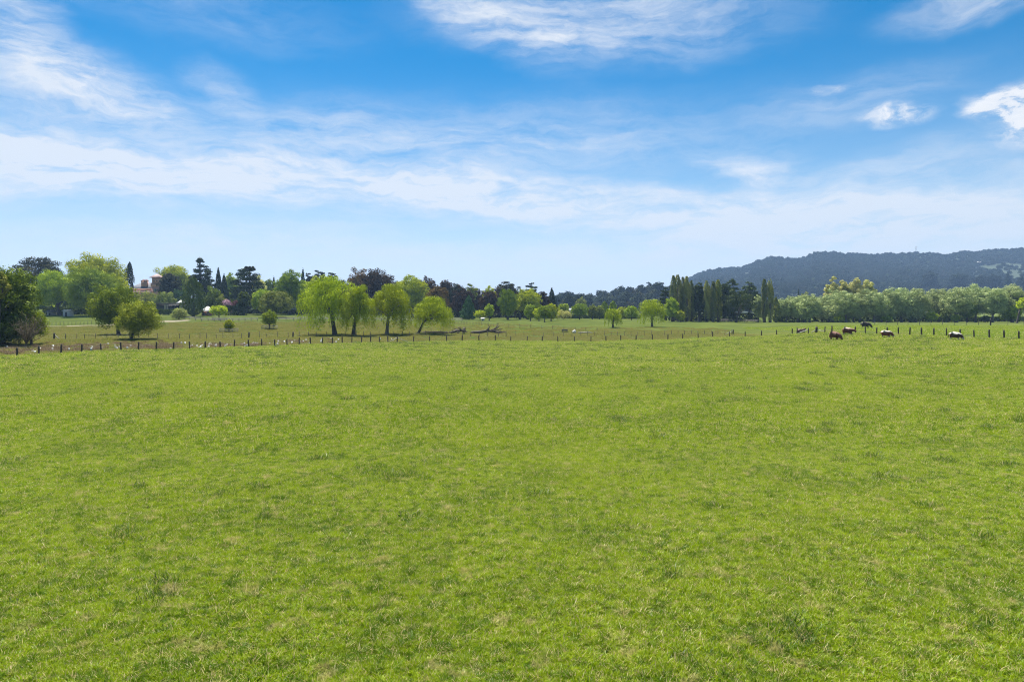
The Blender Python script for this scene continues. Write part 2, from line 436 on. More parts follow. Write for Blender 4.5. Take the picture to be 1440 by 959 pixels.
# ------------------------------------------------------------------ grass (stuff)
def blade_mesh(name, n, rad, ln, wd, lean, mat, rng, stubby=0.0, square=False, bend=(.1, .8), tuft=0):
    if square: bx, by = rng.uniform(-rad, rad, n), rng.uniform(-rad, rad, n)
    else:
        r_ = rad*np.sqrt(rng.rand(n)); a_ = rng.uniform(0, 2*math.pi, n); bx, by = r_*np.cos(a_), r_*np.sin(a_)
    h = rng.uniform(0, 2*math.pi, n)
    nt_ = max(3, n//(tuft or 26)); ti = rng.randint(0, nt_, n); tufted = rng.rand(n) < (.78 if tuft else 0)
    tr_ = rad*np.sqrt(rng.rand(nt_)); ta_ = rng.uniform(0, 2*math.pi, nt_)
    sg = rad*.55*math.sqrt(1/nt_)
    bx = np.where(tufted, (tr_*np.cos(ta_))[ti]+rng.normal(0, sg, n), bx); by = np.where(tufted, (tr_*np.sin(ta_))[ti]+rng.normal(0, sg, n), by)
    tuft_t = rng.rand(nt_); tuft_h = rng.uniform(.55, 1.35, nt_); tdry = rng.rand(nt_) < .08
    Lh = rng.uniform(ln[0], ln[1], n)*rng.uniform(.6, 1, n)*np.where(tufted, tuft_h[ti], .8)
    wv_ = rng.uniform(wd[0], wd[1], n)
    le = rng.uniform(lean[0], lean[1], n)
    bd = rng.uniform(bend[0], bend[1], n)
    hx, hy = np.cos(h), np.sin(h)
    tw = h+math.pi/2+rng.normal(0, .5, n); sx, sy = np.cos(tw), np.sin(tw)
    base = np.stack([bx, by, np.full(n, -.01)], -1)
    up = np.cos(le); ho = np.sin(le)
    def pt(t):
        hh = ho*t+bd*t*t*.6; zz = up*t-bd*t*t*.35
        return base+np.stack([hx*hh*Lh, hy*hh*Lh, np.maximum(zz, .03)*Lh], -1)
    s = np.stack([sx, sy, np.zeros(n)], -1)*wv_[:, None]/2
    m_, tp = pt(.55), pt(1.0)
    v = np.stack([base-s, base+s, m_+s*.9, m_-s*.9, tp], 1).reshape(-1, 3)
    i = np.arange(n)*5
    q = np.stack([i, i+1, i+2, i+3], -1); t = np.stack([i+3, i+2, i+4], -1)
    # tint: 0..0.75 green range, 0.8..1 dry straw
    tn = np.where(tufted, .3*rng.rand(n)+.7*tuft_t[ti], rng.rand(n))*.72
    dry = rng.rand(n) < np.where(tufted & tdry[ti], .7, stubby)
    tn = np.where(dry, rng.uniform(.82, 1, n), tn)
    return mesh_np(name, v, q, t, tint=np.concatenate([tn, tn]), mats=[mat])

def grass_mat(name, dark, mid, light, straw, trans=.45, hue_scale=.35, gloss=.011):
    m, nt = new_mat(name)
    g = N(nt, 'ShaderNodeNewGeometry'); P = g.outputs['Position']
    tn = N(nt, 'ShaderNodeAttribute', attribute_name='tint').outputs['Fac']
    n1 = noise(nt, P, hue_scale, 5, .65, .5); n2 = noise(nt, P, .06, 4, .65)
    n3 = noise(nt, P, 1.3, 4, .65); n4 = noise(nt, P, 3.1, 2, .6)
    c = mixc(nt, ramp(nt, tn, 0, .72, False), mid, light)
    c = mixc(nt, math_(nt, 'MULTIPLY', ramp(nt, n1, .45, .68), .42), c, dark)
    c = mixc(nt, math_(nt, 'MULTIPLY', ramp(nt, n4, .47, .62), .62), c, dark)
    c = mixc(nt, math_(nt, 'MULTIPLY', ramp(nt, n2, .45, .65), .28), c, light)
    c = mixc(nt, math_(nt, 'MULTIPLY', ramp(nt, n3, .57, .7), .6), c, straw)
    c = mixc(nt, math_(nt, 'GREATER_THAN', tn, .78), c, straw)
    leafy(nt, c, trans, gloss, rough=.42)
    return m
GM = grass_mat('pasture_grass', (.033,.102,.002), (.125,.228,.003), (.3,.375,.005), (.45,.38,.16), .42)
GT = grass_mat('tussock_grass', (.022,.065,.004), (.04,.095,.004), (.09,.155,.008), (.3,.26,.11), .38)
GR = grass_mat('rough_grass', (.105,.155,.016), (.175,.2,.027), (.27,.27,.055), (.26,.2,.08), .4, .08)
GW = grass_mat('dock_weeds', (.1,.09,.035), (.19,.115,.055), (.26,.2,.08), (.34,.25,.15), .25, .2)

def proto_coll(name, meshes):
    c = bpy.data.collections.new(name)
    for k, me in enumerate(meshes):
        o = bpy.data.objects.new(me.name, me); c.objects.link(o)
    return c
def scatter(name, coll, xy, scale, idx, label, kind='stuff', cat=None, zoff=0.015):
    n = len(xy); x, y = xy[:, 0], xy[:, 1]
    z = zt(x, y)+zoff
    e = 1.0
    gx = (zt(x+e, y)-zt(x-e, y))/(2*e); gy = (zt(x, y+e)-zt(x, y-e))/(2*e)
    rot = np.zeros((n, 3)); sp_ = rs.uniform(0, 2*math.pi, n)
    for i in range(n):
        q = Vector((-gx[i], -gy[i], 1)).to_track_quat('Z', 'Y')
        rot[i] = (q.to_matrix() @ Matrix.Rotation(sp_[i], 3, 'Z')).to_euler()
    me = bpy.data.meshes.new(name); me.vertices.add(n)
    me.vertices.foreach_set('co', np.stack([x, y, z], -1).astype(np.float32).ravel())
    a = me.attributes.new('rot', 'FLOAT_VECTOR', 'POINT'); a.data.foreach_set('vector', rot.astype(np.float32).ravel())
    a = me.attributes.new('scl', 'FLOAT', 'POINT'); a.data.foreach_set('value', np.asarray(scale, np.float32))
    a = me.attributes.new('idx', 'INT', 'POINT'); a.data.foreach_set('value', np.asarray(idx, np.int32))
    o = link(name, me)
    ng = bpy.data.node_groups.new(name+'_scatter', 'GeometryNodeTree')
    ng.interface.new_socket('Geometry', in_out='INPUT', socket_type='NodeSocketGeometry')
    ng.interface.new_socket('Geometry', in_out='OUTPUT', socket_type='NodeSocketGeometry')
    gi = ng.nodes.new('NodeGroupInput'); go = ng.nodes.new('NodeGroupOutput')
    ci = ng.nodes.new('GeometryNodeCollectionInfo'); ci.inputs['Collection'].default_value = coll
    ci.inputs['Separate Children'].default_value = True; ci.inputs['Reset Children'].default_value = True
    ip = ng.nodes.new('GeometryNodeInstanceOnPoints'); ip.inputs['Pick Instance'].default_value = True
    def na(nm, dt):
        k = ng.nodes.new('GeometryNodeInputNamedAttribute'); k.data_type = dt; k.inputs[0].default_value = nm; return k.outputs[0]
    er = ng.nodes.new('FunctionNodeEulerToRotation')
    K = ng.links.new
    K(gi.outputs[0], ip.inputs['Points']); K(ci.outputs[0], ip.inputs['Instance'])
    K(na('idx', 'INT'), ip.inputs['Instance Index']); K(na('rot', 'FLOAT_VECTOR'), er.inputs[0])
    K(er.outputs[0], ip.inputs['Rotation']); K(na('scl', 'FLOAT'), ip.inputs['Scale']); K(ip.outputs[0], go.inputs[0])
    md = o.modifiers.new('scatter', 'NODES'); md.node_group = ng
    tag(o, label, cat or name.replace('_', ' '), kind=kind)
    return o

def field_points(d0, d1, per_m2, margin=1.12, px0=-40, px1=1480):
    """jittered grid of points on the ground between two distances across the view"""
    st = 1/math.sqrt(per_m2)
    a, b = 720+(px0-720)*margin, 720+(px1-720)*margin
    gx = np.arange((a-720)/F*d1-2, (b-720)/F*d1+2, st); gy = np.arange(d0, d1, st)
    x, y = np.meshgrid(gx, gy); x = x.ravel()+rs.uniform(-.42, .42, x.size)*st; y = y.ravel()+rs.uniform(-.42, .42, y.size)*st
    px = 720+F*x/np.maximum(y, 1)
    k = (px > a) & (px < b)
    return np.stack([x, y], -1)[k], px[k], y[k]

near = proto_coll('grass_near', [blade_mesh('turf_patch', 4200, .62, (.05, .15), (.006, .013), (.25, 1.4), GM, rs, .1, tuft=36) for _ in range(6)])
mid = proto_coll('grass_mid', [blade_mesh('turf_patch', 4200, 1.3, (.06, .18), (.014, .026), (.1, 1.25), GM, rs, .12, tuft=24) for _ in range(5)])
far = proto_coll('grass_far', [blade_mesh('turf_patch', 4200, 2.6, (.07, .19), (.035, .06), (.1, 1.1), GM, rs, .17, tuft=16) for _ in range(5)])
stm = proto_coll('grass_stems', [blade_mesh('stems', 26, .5, (.16, .34), (.004, .008), (.05, .7), GM, rs, .35, bend=(.1, .9)) for _ in range(4)])
xy, px, D = field_points(8, 45, .5)
k = rs.rand(len(px)) < .45
scatter('grass_stems', stm, xy[k], rs.uniform(.6, 1.2, k.sum()), rs.randint(0, 4, k.sum()), 'taller thin grass stems standing above the short turf', cat='grass')
tuf = proto_coll('grass_tuft', [blade_mesh('tussock', 110, r_, l_, (.007, .013), (.1, 1.0), GT, rs, .12, bend=(.2, 1.1)) for r_, l_ in ((.24, (.1, .26)), (.36, (.1, .24)), (.5, (.1, .22)), (.2, (.14, .38)), (.7, (.1, .24)))])
for nm, co, d0, d1, dens_, mg, lab in (('grass', near, 4.5, 30, 3.2, 1.55, 'short tangled green grass on the near paddock'),
                             ('grass', mid, 28, 66, .8, 1.25, 'short green grass across the middle of the paddock'),
                             ('grass', far, 62, 150, .2, 1.15, 'short green grass on the far side of the paddock')):
    xy, px, D = field_points(d0, d1, dens_, mg)
    k = D < fence_d(px)-.6
    xy = xy[k]
    scatter(nm, co, xy, rs.uniform(.75, 1.2, len(xy)), rs.randint(0, len(co.objects), len(xy)), lab)
# tussocks: clustered, darker
cl, cpx, cD = field_points(9, 130, .06)
pts = []
for c in cl:
    m_ = rs.randint(1, 9)
    pts.append(c+rs.normal(0, .22+.012*c[1], (m_, 2))*np.array([1.5, .8]))
hand = [(1095, 890, 7), (1080, 905, 4), (1125, 895, 3), (985, 935, 4), (920, 795, 3), (1000, 715, 4), (590, 675, 4), (980, 592, 4)]
for hx_, hy_, m_ in hand:
    D_ = CAMZ*F/(hy_-HZ)
    pts.append(np.array([[at(hx_, D_), D_]])+rs.normal(0, .022*D_, (m_, 2)))
pts = np.concatenate(pts)
ppx = 720+F*pts[:, 0]/np.maximum(pts[:, 1], 1)
pts = pts[(pts[:, 1] > 8) & (pts[:, 1] < fence_d(ppx)-1.5)]
scatter('grass_tussocks', tuf, pts, rs.uniform(.6, 1.3, len(pts))*(1+pts[:, 1]/80), rs.randint(0, 5, len(pts)), 'darker green tufts of longer grass dotted over the paddock', cat='grass')
# rough pasture beyond the fence
rgh = proto_coll('grass_rough', [blade_mesh('rough_patch', 2600, 2.4, (.18, .5), (.03, .06), (.05, .6), GR, rs, .3, bend=(.1, .7)) for _ in range(5)])
xy, px, D = field_points(78, 255, .1)
k = (D > fence_d(px)+1.2) & (D < np.interp(px, [0, 150, 300, 450, 640, 760, 1000, 1200, 1440], [200, 203, 236, 240, 255, 215, 200, 0, 0]))
dt_ = D-np.interp(px, [60, 150, 222, 240, 262], [199, 203, 226, 234, 244]); k &= ~((np.abs(dt_) < 4) & (px < 262))
k &= rs.rand(len(px)) > np.clip((D-150)/110, 0, .8)*(px > 560)
xy = xy[k]
scatter('rough_grass', rgh, xy, rs.uniform(.7, 1.2, len(xy))*np.clip(1.15-xy[:, 1]/420, .5, 1), rs.randint(0, 5, len(xy)), 'longer brownish rough grass beyond the post fence', cat='grass')
rg2 = proto_coll('grass_right', [blade_mesh('meadow_patch', 2200, 2.4, (.1, .25), (.04, .07), (.1, .8), GM, rs, .12) for _ in range(3)])
xy, px, D = field_points(76, 200, .06, px0=1020)
k = D > fence_d(px)+1.2
scatter('meadow_grass', rg2, xy[k], rs.uniform(.7, 1.2, k.sum()), rs.randint(0, 3, k.sum()), 'green meadow grass beyond the fence by the cattle', cat='grass')
# dock weeds in the strip behind the fence, on the left
wds = proto_coll('dock', [blade_mesh('dock_clump', 170, .5, (.35, .8), (.03, .07), (.0, .35), GW, rs, .5, bend=(0, .3)) for _ in range(4)])
n_ = 900
px = np.concatenate([rs.uniform(-60, 235, 560), rs.uniform(235, 470, 340)])
D = fence_d(px)+2.0+np.abs(rs.normal(4, 5, n_))*np.where(px < 235, 1.2, .8)
keep = (np.sin(px*.11)+np.sin(px*.037+D*.3)+rs.normal(0, .8, n_)) > np.where(px < 235, -.9, .3)
xy = np.stack([at(px, D), D], -1)[keep]
scatter('dock_weeds', wds, xy, rs.uniform(.5, 1.0, len(xy)), rs.randint(0, 4, len(xy)), 'reddish brown seeding dock weeds along the creek strip', cat='weeds')

# ------------------------------------------------------------------ tree builders
def leaf_quads(pos, nrm, size, asp, rng, vertical=False):
    n = len(pos)
    nrm = nrm/(np.linalg.norm(nrm, axis=1, keepdims=True)+1e-9)
    if vertical:
        a = np.tile(np.array([0, 0, 1.0]), (n, 1))+rng.normal(0, .18, (n, 3))
    else: a = rng.normal(0, 1, (n, 3))
    u = np.cross(nrm, np.cross(a, nrm)) if vertical else np.cross(nrm, a)
    u /= np.linalg.norm(u, axis=1, keepdims=True)+1e-9
    w = np.cross(nrm, u)
    su = (size*asp)[:, None]*.5; sw = (size/asp)[:, None]*.5
    v = np.stack([pos-u*su, pos+w*sw-u*su*.1, pos+u*su, pos-w*sw-u*su*.1], 1).reshape(-1, 3)
    q = np.arange(n*4).reshape(-1, 4)
    return v, q

def clump_leaves(C, rad, n, rng, flat=1.0, inner=.16, jit=.25, shell=.28):
    w = rad**2; idx = rng.choice(len(C), n, p=w/w.sum())
    d = rng.normal(0, 1, (n, 3)); d /= np.linalg.norm(d, axis=1, keepdims=True)
    k = 1-shell*rng.rand(n)**1.3+rng.normal(0, .07, n)
    ins = rng.rand(n) < inner; k = np.where(ins, k*rng.rand(n)**.4, k)
    fl = np.array([1, 1, flat])
    pos = C[idx]+d*(rad[idx]*k)[:, None]*fl
    nrm = d+rng.normal(0, jit, (n, 3))
    ct = rng.rand(len(C))
    tint = np.clip(.55*rng.rand(n)+.45*ct[idx], 0, 1)
    return pos, nrm, tint

def shell_points(n, a, b, c, rng, zmin=-.55):
    g = (1+5**.5)/2; i = np.arange(n*2)+.5
    ph = np.arccos(1-2*i/(n*2)); th = 2*math.pi*i/g+rng.rand()*6
    p = np.stack([np.cos(th)*np.sin(ph), np.sin(th)*np.sin(ph), np.cos(ph)], -1)
    p = p[p[:, 2] > zmin]
    p = p+rng.normal(0, .09, p.shape)
    return p*np.array([a, b, c])

def trunk_mesh(mat, H, r0, forks, rng, lean=(0, 0), z_fork=.3, twin=None):
    mb = MB()
    top = np.array([lean[0], lean[1], H*z_fork])
    base = np.zeros(3)
    t = np.linspace(0, 1, 5)[:, None]
    p = base*(1-t)+top*t+np.sin(t*math.pi)*np.array([[.12*r0*4*rng.randn()*.3, .0, 0]])
    mb.tube(np.concatenate([[[0, 0, -.3]], p]), np.concatenate([[r0*1.45], r0*np.array([1.25, .95, .85, .8, .78])]), 8)
    for f in forks:
        f = np.asarray(f)
        s = .15+.85*rng.rand()*.5
        st = p[-1]*(1-.12*rng.rand())
        m1 = st+(f-st)*.35+np.array([0, 0, .08*H*rng.rand()]); m2 = st+(f-st)*.7+rng.normal(0, .03*H, 3)
        k = r0*(.35+.2*rng.rand())
        mb.tube([st, m1, m2, f], [k, k*.75, k*.45, k*.15], 6)
    return mb.mesh('trunk', mat, smooth=True)

def finish(root, trunk, pos, nrm, tint, size, asp, key, rng, vertical=False, extra=None):
    v, q = leaf_quads(pos, nrm, size, asp, rng, vertical)
    me = mesh_np('crown', v, q, tint=tint, mats=[leaf_mat(key)])
    link('crown', me, root)
    if trunk is not None: link('trunk', trunk, root)

NAMES = dict(broad='broadleaf_tree', cone='conifer_tree', column='cypress_tree', layer='cedar_tree', willow='willow_tree',
             poplar='poplar_tree', gum='gum_tree', shrub='shrub', weep='weeping_tree', pine='pine_tree')
CATS = dict(broad='tree', cone='conifer', column='cypress', layer='cedar', willow='willow', poplar='poplar', gum='gum tree', shrub='shrub', weep='tree', pine='pine')
_seed = [100]
def tree(kind, px, top, w, D, key, label, base=None, group=None, cat=None, name=None, lean=0.0, nmul=1.0, bark=None, foot=None, forks=True, trunk_r=None):
    """px, top, w: bearing, top row and crown width as seen from the viewpoint; D: distance in metres"""
    _seed[0] += 1; rng = np.random.RandomState(_seed[0])
    fpx = px if foot is None else foot
    g = ground(fpx, D)
    H = zpix(top, D)-g.z
    if kind in ('broad', 'shrub'): w = w*1.1
    Wd = w/F*D
    off = at(px, D)-g.x
    root = empty(name or NAMES[kind], g, 0)
    tag(root, label, cat or CATS[kind], group)
    a = Wd/2
    n = int(np.clip(w*H/D*F*3.6*nmul, 700, 15000))
    bark = bark or BARK
    r0 = trunk_r or np.clip(.035*H, .12, .55)
    asp = np.ones(n)*1.15; vert = False
    if kind in ('broad', 'shrub', 'gum', 'weep'):
        bf = base if base is not None else {'broad': .16, 'shrub': .02, 'gum': .35, 'weep': .06}[kind]
        zb = H*bf; cz = (zb+H)/2; c = (H-zb)/2
        nc = {'broad': 46, 'shrub': 26, 'gum': 15, 'weep': 24}[kind]
        zmin = {'broad': -.75, 'shrub': -.85, 'gum': -.4, 'weep': -.9}[kind]
        cr = {'broad': .205, 'shrub': .25, 'gum': .27, 'weep': .28}[kind]
        C = shell_points(nc, a*.74, a*.74, c*.76, rng, zmin)
        rad = rng.uniform(.75, 1.25, len(C))*cr*min(a, c*1.25)
        # a few limbs of foliage pushed out or in, so the outline is uneven
        C *= (1+rng.normal(0, .09 if kind != 'gum' else .13, (len(C), 1)))
        C = np.concatenate([C, rng.normal(0, .3, (5, 3))*np.array([a, a, c])]); rad = np.concatenate([rad, np.full(5, .36*min(a, c))])
        C += np.array([off, 0, cz]); C[:, 0] += lean*(C[:, 2]/H)
        pos, nrm, tint = clump_leaves(C, rad, n, rng, flat=.85 if kind != 'gum' else .6, inner=.22)
        if kind == 'weep': vert = True; asp = np.ones(n)*1.6; nrm[:, 2] *= .2
        # keep the tree inside its height
        m = pos[:, 2] > H*bf*.4; pos, nrm, tint, asp = pos[m], nrm[m], tint[m], asp[m]
        fk = C[rng.permutation(len(C))[:7]] if forks else []
        tr = trunk_mesh(bark, H, r0, fk, rng, (off*.4+lean*.2, 0), max(bf*1.1, .22))
    elif kind in ('cone', 'column', 'poplar'):
        bf = base if base is not None else .05
        u = rng.rand(n) if kind != 'cone' else 1-np.sqrt(rng.rand(n))*.999
        zz = H*(bf+(1-bf)*u)
        if kind == 'cone': prof = (1-u)**.85*(1-.5*np.exp(-u*14))
        elif kind == 'column': prof = np.sin(np.clip(u, 0, 1)**.72*math.pi)**.62*.97+.05*(1-u)
        else: prof = np.ones(n)
        th = rng.uniform(0, 2*math.pi, n)
        # vertical flames / tiers that break the outline
        nb = 9 if kind != 'cone' else 11
        ripple = 1+.16*np.sin(th*nb/2+zz*2.1/max(H/14, .5)+rng.rand()*6)+.12*np.sin(zz/H*(26 if kind == 'cone' else 9)+3*np.sin(th))
        if kind == 'poplar':
            nf = 26; fz_ = rng.rand(nf)*.85; fth = rng.uniform(0, 6.28, nf); fk_ = rng.randint(0, nf, n)
            u = np.clip(fz_[fk_]+rng.rand(n)*.24, 0, 1.0); zz = H*(bf+(1-bf)*u)
            th = fth[fk_]+rng.normal(0, .45, n)
            prof = (1-.72*u**7)*(.6+.4*np.minimum(1, u*4))
            ripple = rng.uniform(.6, 1.25, nf)[fk_]*(1-.5*(u-fz_[fk_])/.24*.6)
        rr = a*prof*ripple*(1-.35*rng.rand(n)**1.6)
        pos = np.stack([rr*np.cos(th)+off+lean*zz/H, rr*np.sin(th), zz+rng.normal(0, .02*H, n)*(kind == 'poplar')], -1)
        pos[:, 2] = np.minimum(pos[:, 2], H*1.0)
        nrm = np.stack([np.cos(th), np.sin(th), np.full(n, .3)], -1)+rng.normal(0, .55, (n, 3))
        tint = np.clip(.6*rng.rand(n)+.4*(.5+.5*np.sin(th*3+zz*.9)), 0, 1)
        if kind != 'cone': vert = True; asp = np.ones(n)*1.4
        mb = MB(); mb.tube([(0, 0, -.3), (off*.3, 0, H*.3), (off+lean*.8, 0, H*.85)], [r0*1.2, r0*.8, r0*.15], 7)
        tr = mb.mesh('trunk', bark, True)
    elif kind in ('layer', 'pine'):
        bf = base if base is not None else (.25 if kind == 'layer' else .2)
        nl = 9 if kind == 'layer' else 13
        C, rad = [], []
        for i in range(nl):
            u = (i+.5)/nl; z_ = H*(bf+(1-bf)*u)*.985
            pr = (np.sin((u*.85+.15)*math.pi)**.5 if kind == 'layer' else (1-u)**.6*.95+.12)
            m = max(3, int(5*pr+2)); ph = rng.rand()*6
            for j in range(m):
                q_ = ph+j*2*math.pi/m+rng.normal(0, .3); rr = a*pr*rng.uniform(.45, .86)
                C.append((rr*math.cos(q_), rr*math.sin(q_), z_+rng.normal(0, .02*H))); rad.append(a*rng.uniform(.24, .4)*(.55+.5*pr))
            C.append((0, 0, z_)); rad.append(a*.3*pr+.1)
        C = np.array(C)+np.array([off, 0, 0]); rad = np.array(rad); C[:, 0] += lean*C[:, 2]/H
        C[:, 2] = np.minimum(C[:, 2], H-rad*.38)
        pos, nrm, tint = clump_leaves(C, rad, n, rng, flat=.42, inner=.3)
        fk = C[rng.permutation(len(C))[:8]]
        mb = MB(); mb.tube([(0, 0, -.3), (off*.3, 0, H*.35), (off+lean*.8, 0, H*.93)], [r0*1.3, r0*.85, r0*.2], 8)
        for f in fk: mb.tube([(off*.8*f[2]/H, 0, f[2]*.86), (f[0]*.6, f[1]*.6, f[2]*.97), f], [r0*.3, r0*.2, r0*.06], 5)
        tr = mb.mesh('trunk', bark, True)
    elif kind == 'willow':
        bf = base if base is not None else .3
        zb = H*bf; c = (H-zb)
        C = shell_points(20, a*.72, a*.72, c*.7, rng, -.05); rad = rng.uniform(.8, 1.25, len(C))*.27*min(a, c)
        C += np.array([off, 0, zb+c*.2]); C[:, 2] = np.minimum(C[:, 2], H-rad*.7)
        n1 = int(n*.5)
        p1, d1, t1 = clump_leaves(C, rad, n1, rng, flat=.8, inner=.15)
        n2 = n-n1; ns = max(70, n2//26)
        si = rng.choice(len(C), ns); sd_ = rng.normal(0, 1, (ns, 3)); sd_ /= np.linalg.norm(sd_, axis=1, keepdims=True)
        s0 = C[si]+sd_*rad[si][:, None]*.95
        edge = np.hypot(s0[:, 0]-off, s0[:, 1])/a
        ln = np.clip(rng.uniform(.2, .66, ns)*H*(.35+.75*edge), .3, None)
        ln = np.minimum(ln, np.maximum(s0[:, 2]-H*rng.uniform(.04, .24, ns), .3))
        w_ = rng.choice(ns, n2, p=ln/ln.sum()); tt = rng.rand(n2)
        out = s0-np.array([off, 0, 0]); out[:, 2] = 0
        p2 = s0[w_]+out[w_]*(.1*np.sqrt(tt))[:, None]; p2[:, 2] -= ln[w_]*tt
        p2 += rng.normal(0, .016*H, (n2, 3))*np.array([1, 1, .5])
        d2 = out[w_]/(np.linalg.norm(out[w_], axis=1, keepdims=True)+1e-6)+rng.normal(0, .6, (n2, 3)); d2[:, 2] *= .2
        t2 = np.clip(.5*rng.rand(n2)+.5*rng.rand(ns)[w_], 0, 1)
        pos = np.concatenate([p1, p2]); nrm = np.concatenate([d1, d2]); tint = np.concatenate([t1, t2])
        asp = np.concatenate([np.ones(n1)*1.3, np.ones(n2)*1.75]); vert = True
        fk = C[rng.permutation(len(C))[:9]]
        tr = trunk_mesh(bark, H, r0, fk, rng, (off*.45, 0), .36)
    blocker = None
    if kind in ('broad', 'shrub', 'weep', 'willow'):     # big dark leaves added inside the crown to block the sun
        nb = max(60, int(len(pos)*(.035 if kind == 'willow' else .13))); d_ = rng.normal(0, 1, (nb, 3)); d_ /= np.linalg.norm(d_, axis=1, keepdims=True)
        if kind == 'willow': q_ = np.array([off, 0, zb+c*.42]); ax = np.array([a*.62, a*.62, c*.4])
        else: q_ = np.array([off, 0, cz]); ax = np.array([a*.68, a*.68, c*.7])
        blocker = q_+d_*(rng.rand(nb, 1)**.33)*ax
        if kind != 'willow': blocker[:, 0] += lean*blocker[:, 2]/H
        pos = np.concatenate([pos, blocker]); nrm = np.concatenate([nrm, rng.normal(0, 1, (nb, 3))]); tint = np.concatenate([tint, .4*rng.rand(nb)]); asp = np.concatenate([asp[:len(pos)-nb], np.ones(nb)])
    n = len(pos)
    k_ = {'willow': 2.6, 'gum': 2.6, 'broad': 3.6, 'shrub': 3.6, 'weep': 3.2}.get(kind, 4.0)
    size = np.sqrt(2.1*k_*Wd*H/n)*rng.uniform(.65, 1.3, n)
    if blocker is not None: size[-len(blocker):] *= 2.4
    finish(root, tr, pos, nrm, tint, size, asp[:n] if len(asp) >= n else np.ones(n)*1.2, key, rng, vert)
    return root


# ------------------------------------------------------------------ the trees, left to right
T = tree
GB = 'garden trees on the rise at the left'
# left edge thicket
T('shrub', -3, 364, 106, 106, 'edge', 'large dark green tree crowding the left edge of the view behind the post fence', name='broadleaf_tree', cat='tree', base=.0, foot=4, nmul=1.3, trunk_r=.45)
T('broad', 44, 432, 42, 108, 'spring', 'low bright green bush with spreading bare limbs at the foot of the left edge tree', base=.1, name='shrub', cat='shrub', nmul=1.3, trunk_r=.2)
T('shrub', 2, 441, 66, 103, 'deep', 'dark low bush filling the foot of the left edge tree', base=.0, nmul=1.2)
T('shrub', -3, 380, 26, 101, 'olive', 'yellowish shrub foliage at the very left edge, in front of the dark tree', base=.55, nmul=1.2)
def bare_shrub(px, D, label):
    rg = np.random.RandomState(77); g = ground(px, D)
    root = tag(empty('bare_shrub', g), label, 'shrub')
    mb = MB(); mb.tube([(0, 0, -.3), (.05, 0, .5), (.1, .05, 1.0)], [.2, .16, .13], 8); mb.build('trunk', DEADB, root, smooth=True)
    mb = MB()
    for i in range(30):
        az = rg.uniform(0, 6.28); sp_ = rg.uniform(.5, 3.2); h_ = rg.uniform(2.6, 6.6)*(1-.08*sp_)
        e = np.array([sp_*math.cos(az)+.5, sp_*math.sin(az), h_]); s0 = np.array([.08, .03, .8])
        m1 = s0+(e-s0)*.35+rg.normal(0, .15, 3); m2 = s0+(e-s0)*.7+rg.normal(0, .22, 3)
        mb.tube([s0, m1, m2, e], [.075, .055, .035, .012], 5)
        for _ in range(16):
            t = rg.uniform(.3, 1); p = (m1+(m2-m1)*(t-.3)/.4 if t < .7 else m2+(e-m2)*(t-.7)/.3)
            q = p+rg.normal(0, .5, 3)+np.array([0, 0, .3]); mb.tube([p, (p+q)/2+rg.normal(0, .07, 3), q], [.024, .018, .008], 3)
    mb.build('branches', DEADB, root); root.scale = (.85, .85, .85)
DEADB = rough_mat('brown_dead_branches', (.075,.058,.028), (.17,.13,.065), 3, .9, .3)
bare_shrub(36, 102, 'brown leafless twiggy shrub tangled into the left edge tree')
# rise at the left
T('layer', 54, 362, 70, 340, 'cedar', 'broad umbrella shaped dark cedar behind the left edge tree', nmul=1.2)
T('broad', 135, 357, 76, 310, 'lime', 'tallest bright green tree of the rise, behind the two domed trees', group=GB)
T('broad', 76, 380, 56, 262, 'spring', 'domed bright green tree, left one of the pair shading the white shed', group=GB, foot=84, base=.1)
T('broad', 127, 376, 66, 258, 'green', 'larger domed green tree, right one of the pair shading the white shed', group=GB, base=.08)
T('broad', 164, 384, 30, 285, 'lime', 'small light green tree between the domed pair and the pink house', group=GB)
T('column', 177, 369, 15, 350, 'pine', 'dark smooth cypress leaning above the light green trees left of the house', lean=2.0)
T('broad', 161, 399, 68, 148, 'green', 'mid green spreading tree in the rough pasture, overlapping the olive bush', base=.08, foot=167, nmul=1.2)
T('shrub', 195, 421, 58, 126, 'bush', 'rounded olive green bush standing just behind the fence posts on the left', base=.06, foot=184, nmul=1.5)
T('shrub', 205, 410, 34, 345, 'olive', 'rounded olive bush directly below the pink house', base=.0)
T('shrub', 233, 411, 36, 340, 'grey', 'greyish bush below the tower, above the pavilion roof', base=.0)
T('broad', 244, 370, 50, 400, 'lime', 'bright lime topped tree rising behind the house tower', group=GB)
T('broad', 238, 380, 30, 365, 'cedar', 'dark bluish tree pressed against the right of the tower', base=.05)
T('shrub', 254, 406, 26, 345, 'blue', 'blue green bush between the tower tree and the dense dark conifer', base=.0)
T('column', 272, 390, 30, 272, 'deep', 'dense dark green conifer shaped like a barrel beside the pavilion', base=.03, nmul=1.2, name='conifer_tree', cat='conifer')
T('layer', 283, 371, 38, 350, 'pine', 'tall ragged dark pine above the barrel shaped conifer', name='pine_tree', cat='pine', base=.15)
T('gum', 281, 362, 10, 350, 'pine', 'small flat topped pine poking highest above the ragged pine', base=.86, name='pine_tree', cat='pine')
T('cone', 307, 375, 18, 352, 'pine', 'dark narrow cypress with the sharpest tip on the rise', name='cypress_tree', cat='cypress')
T('cone', 315, 384, 20, 356, 'pine', 'dark cypress hugging the right side of the sharp tipped one', name='cypress_tree', cat='cypress')
T('broad', 324, 384, 26, 410, 'spring', 'light green tree glimpsed behind the dark cypresses', group=GB)
T('shrub', 301, 402, 24, 330, 'green', 'mid green sloping bush at the foot of the cypresses', base=.0)
T('shrub', 297, 414, 28, 288, 'deep', 'round dark green bush above the pyramid roofed shed', base=.0)
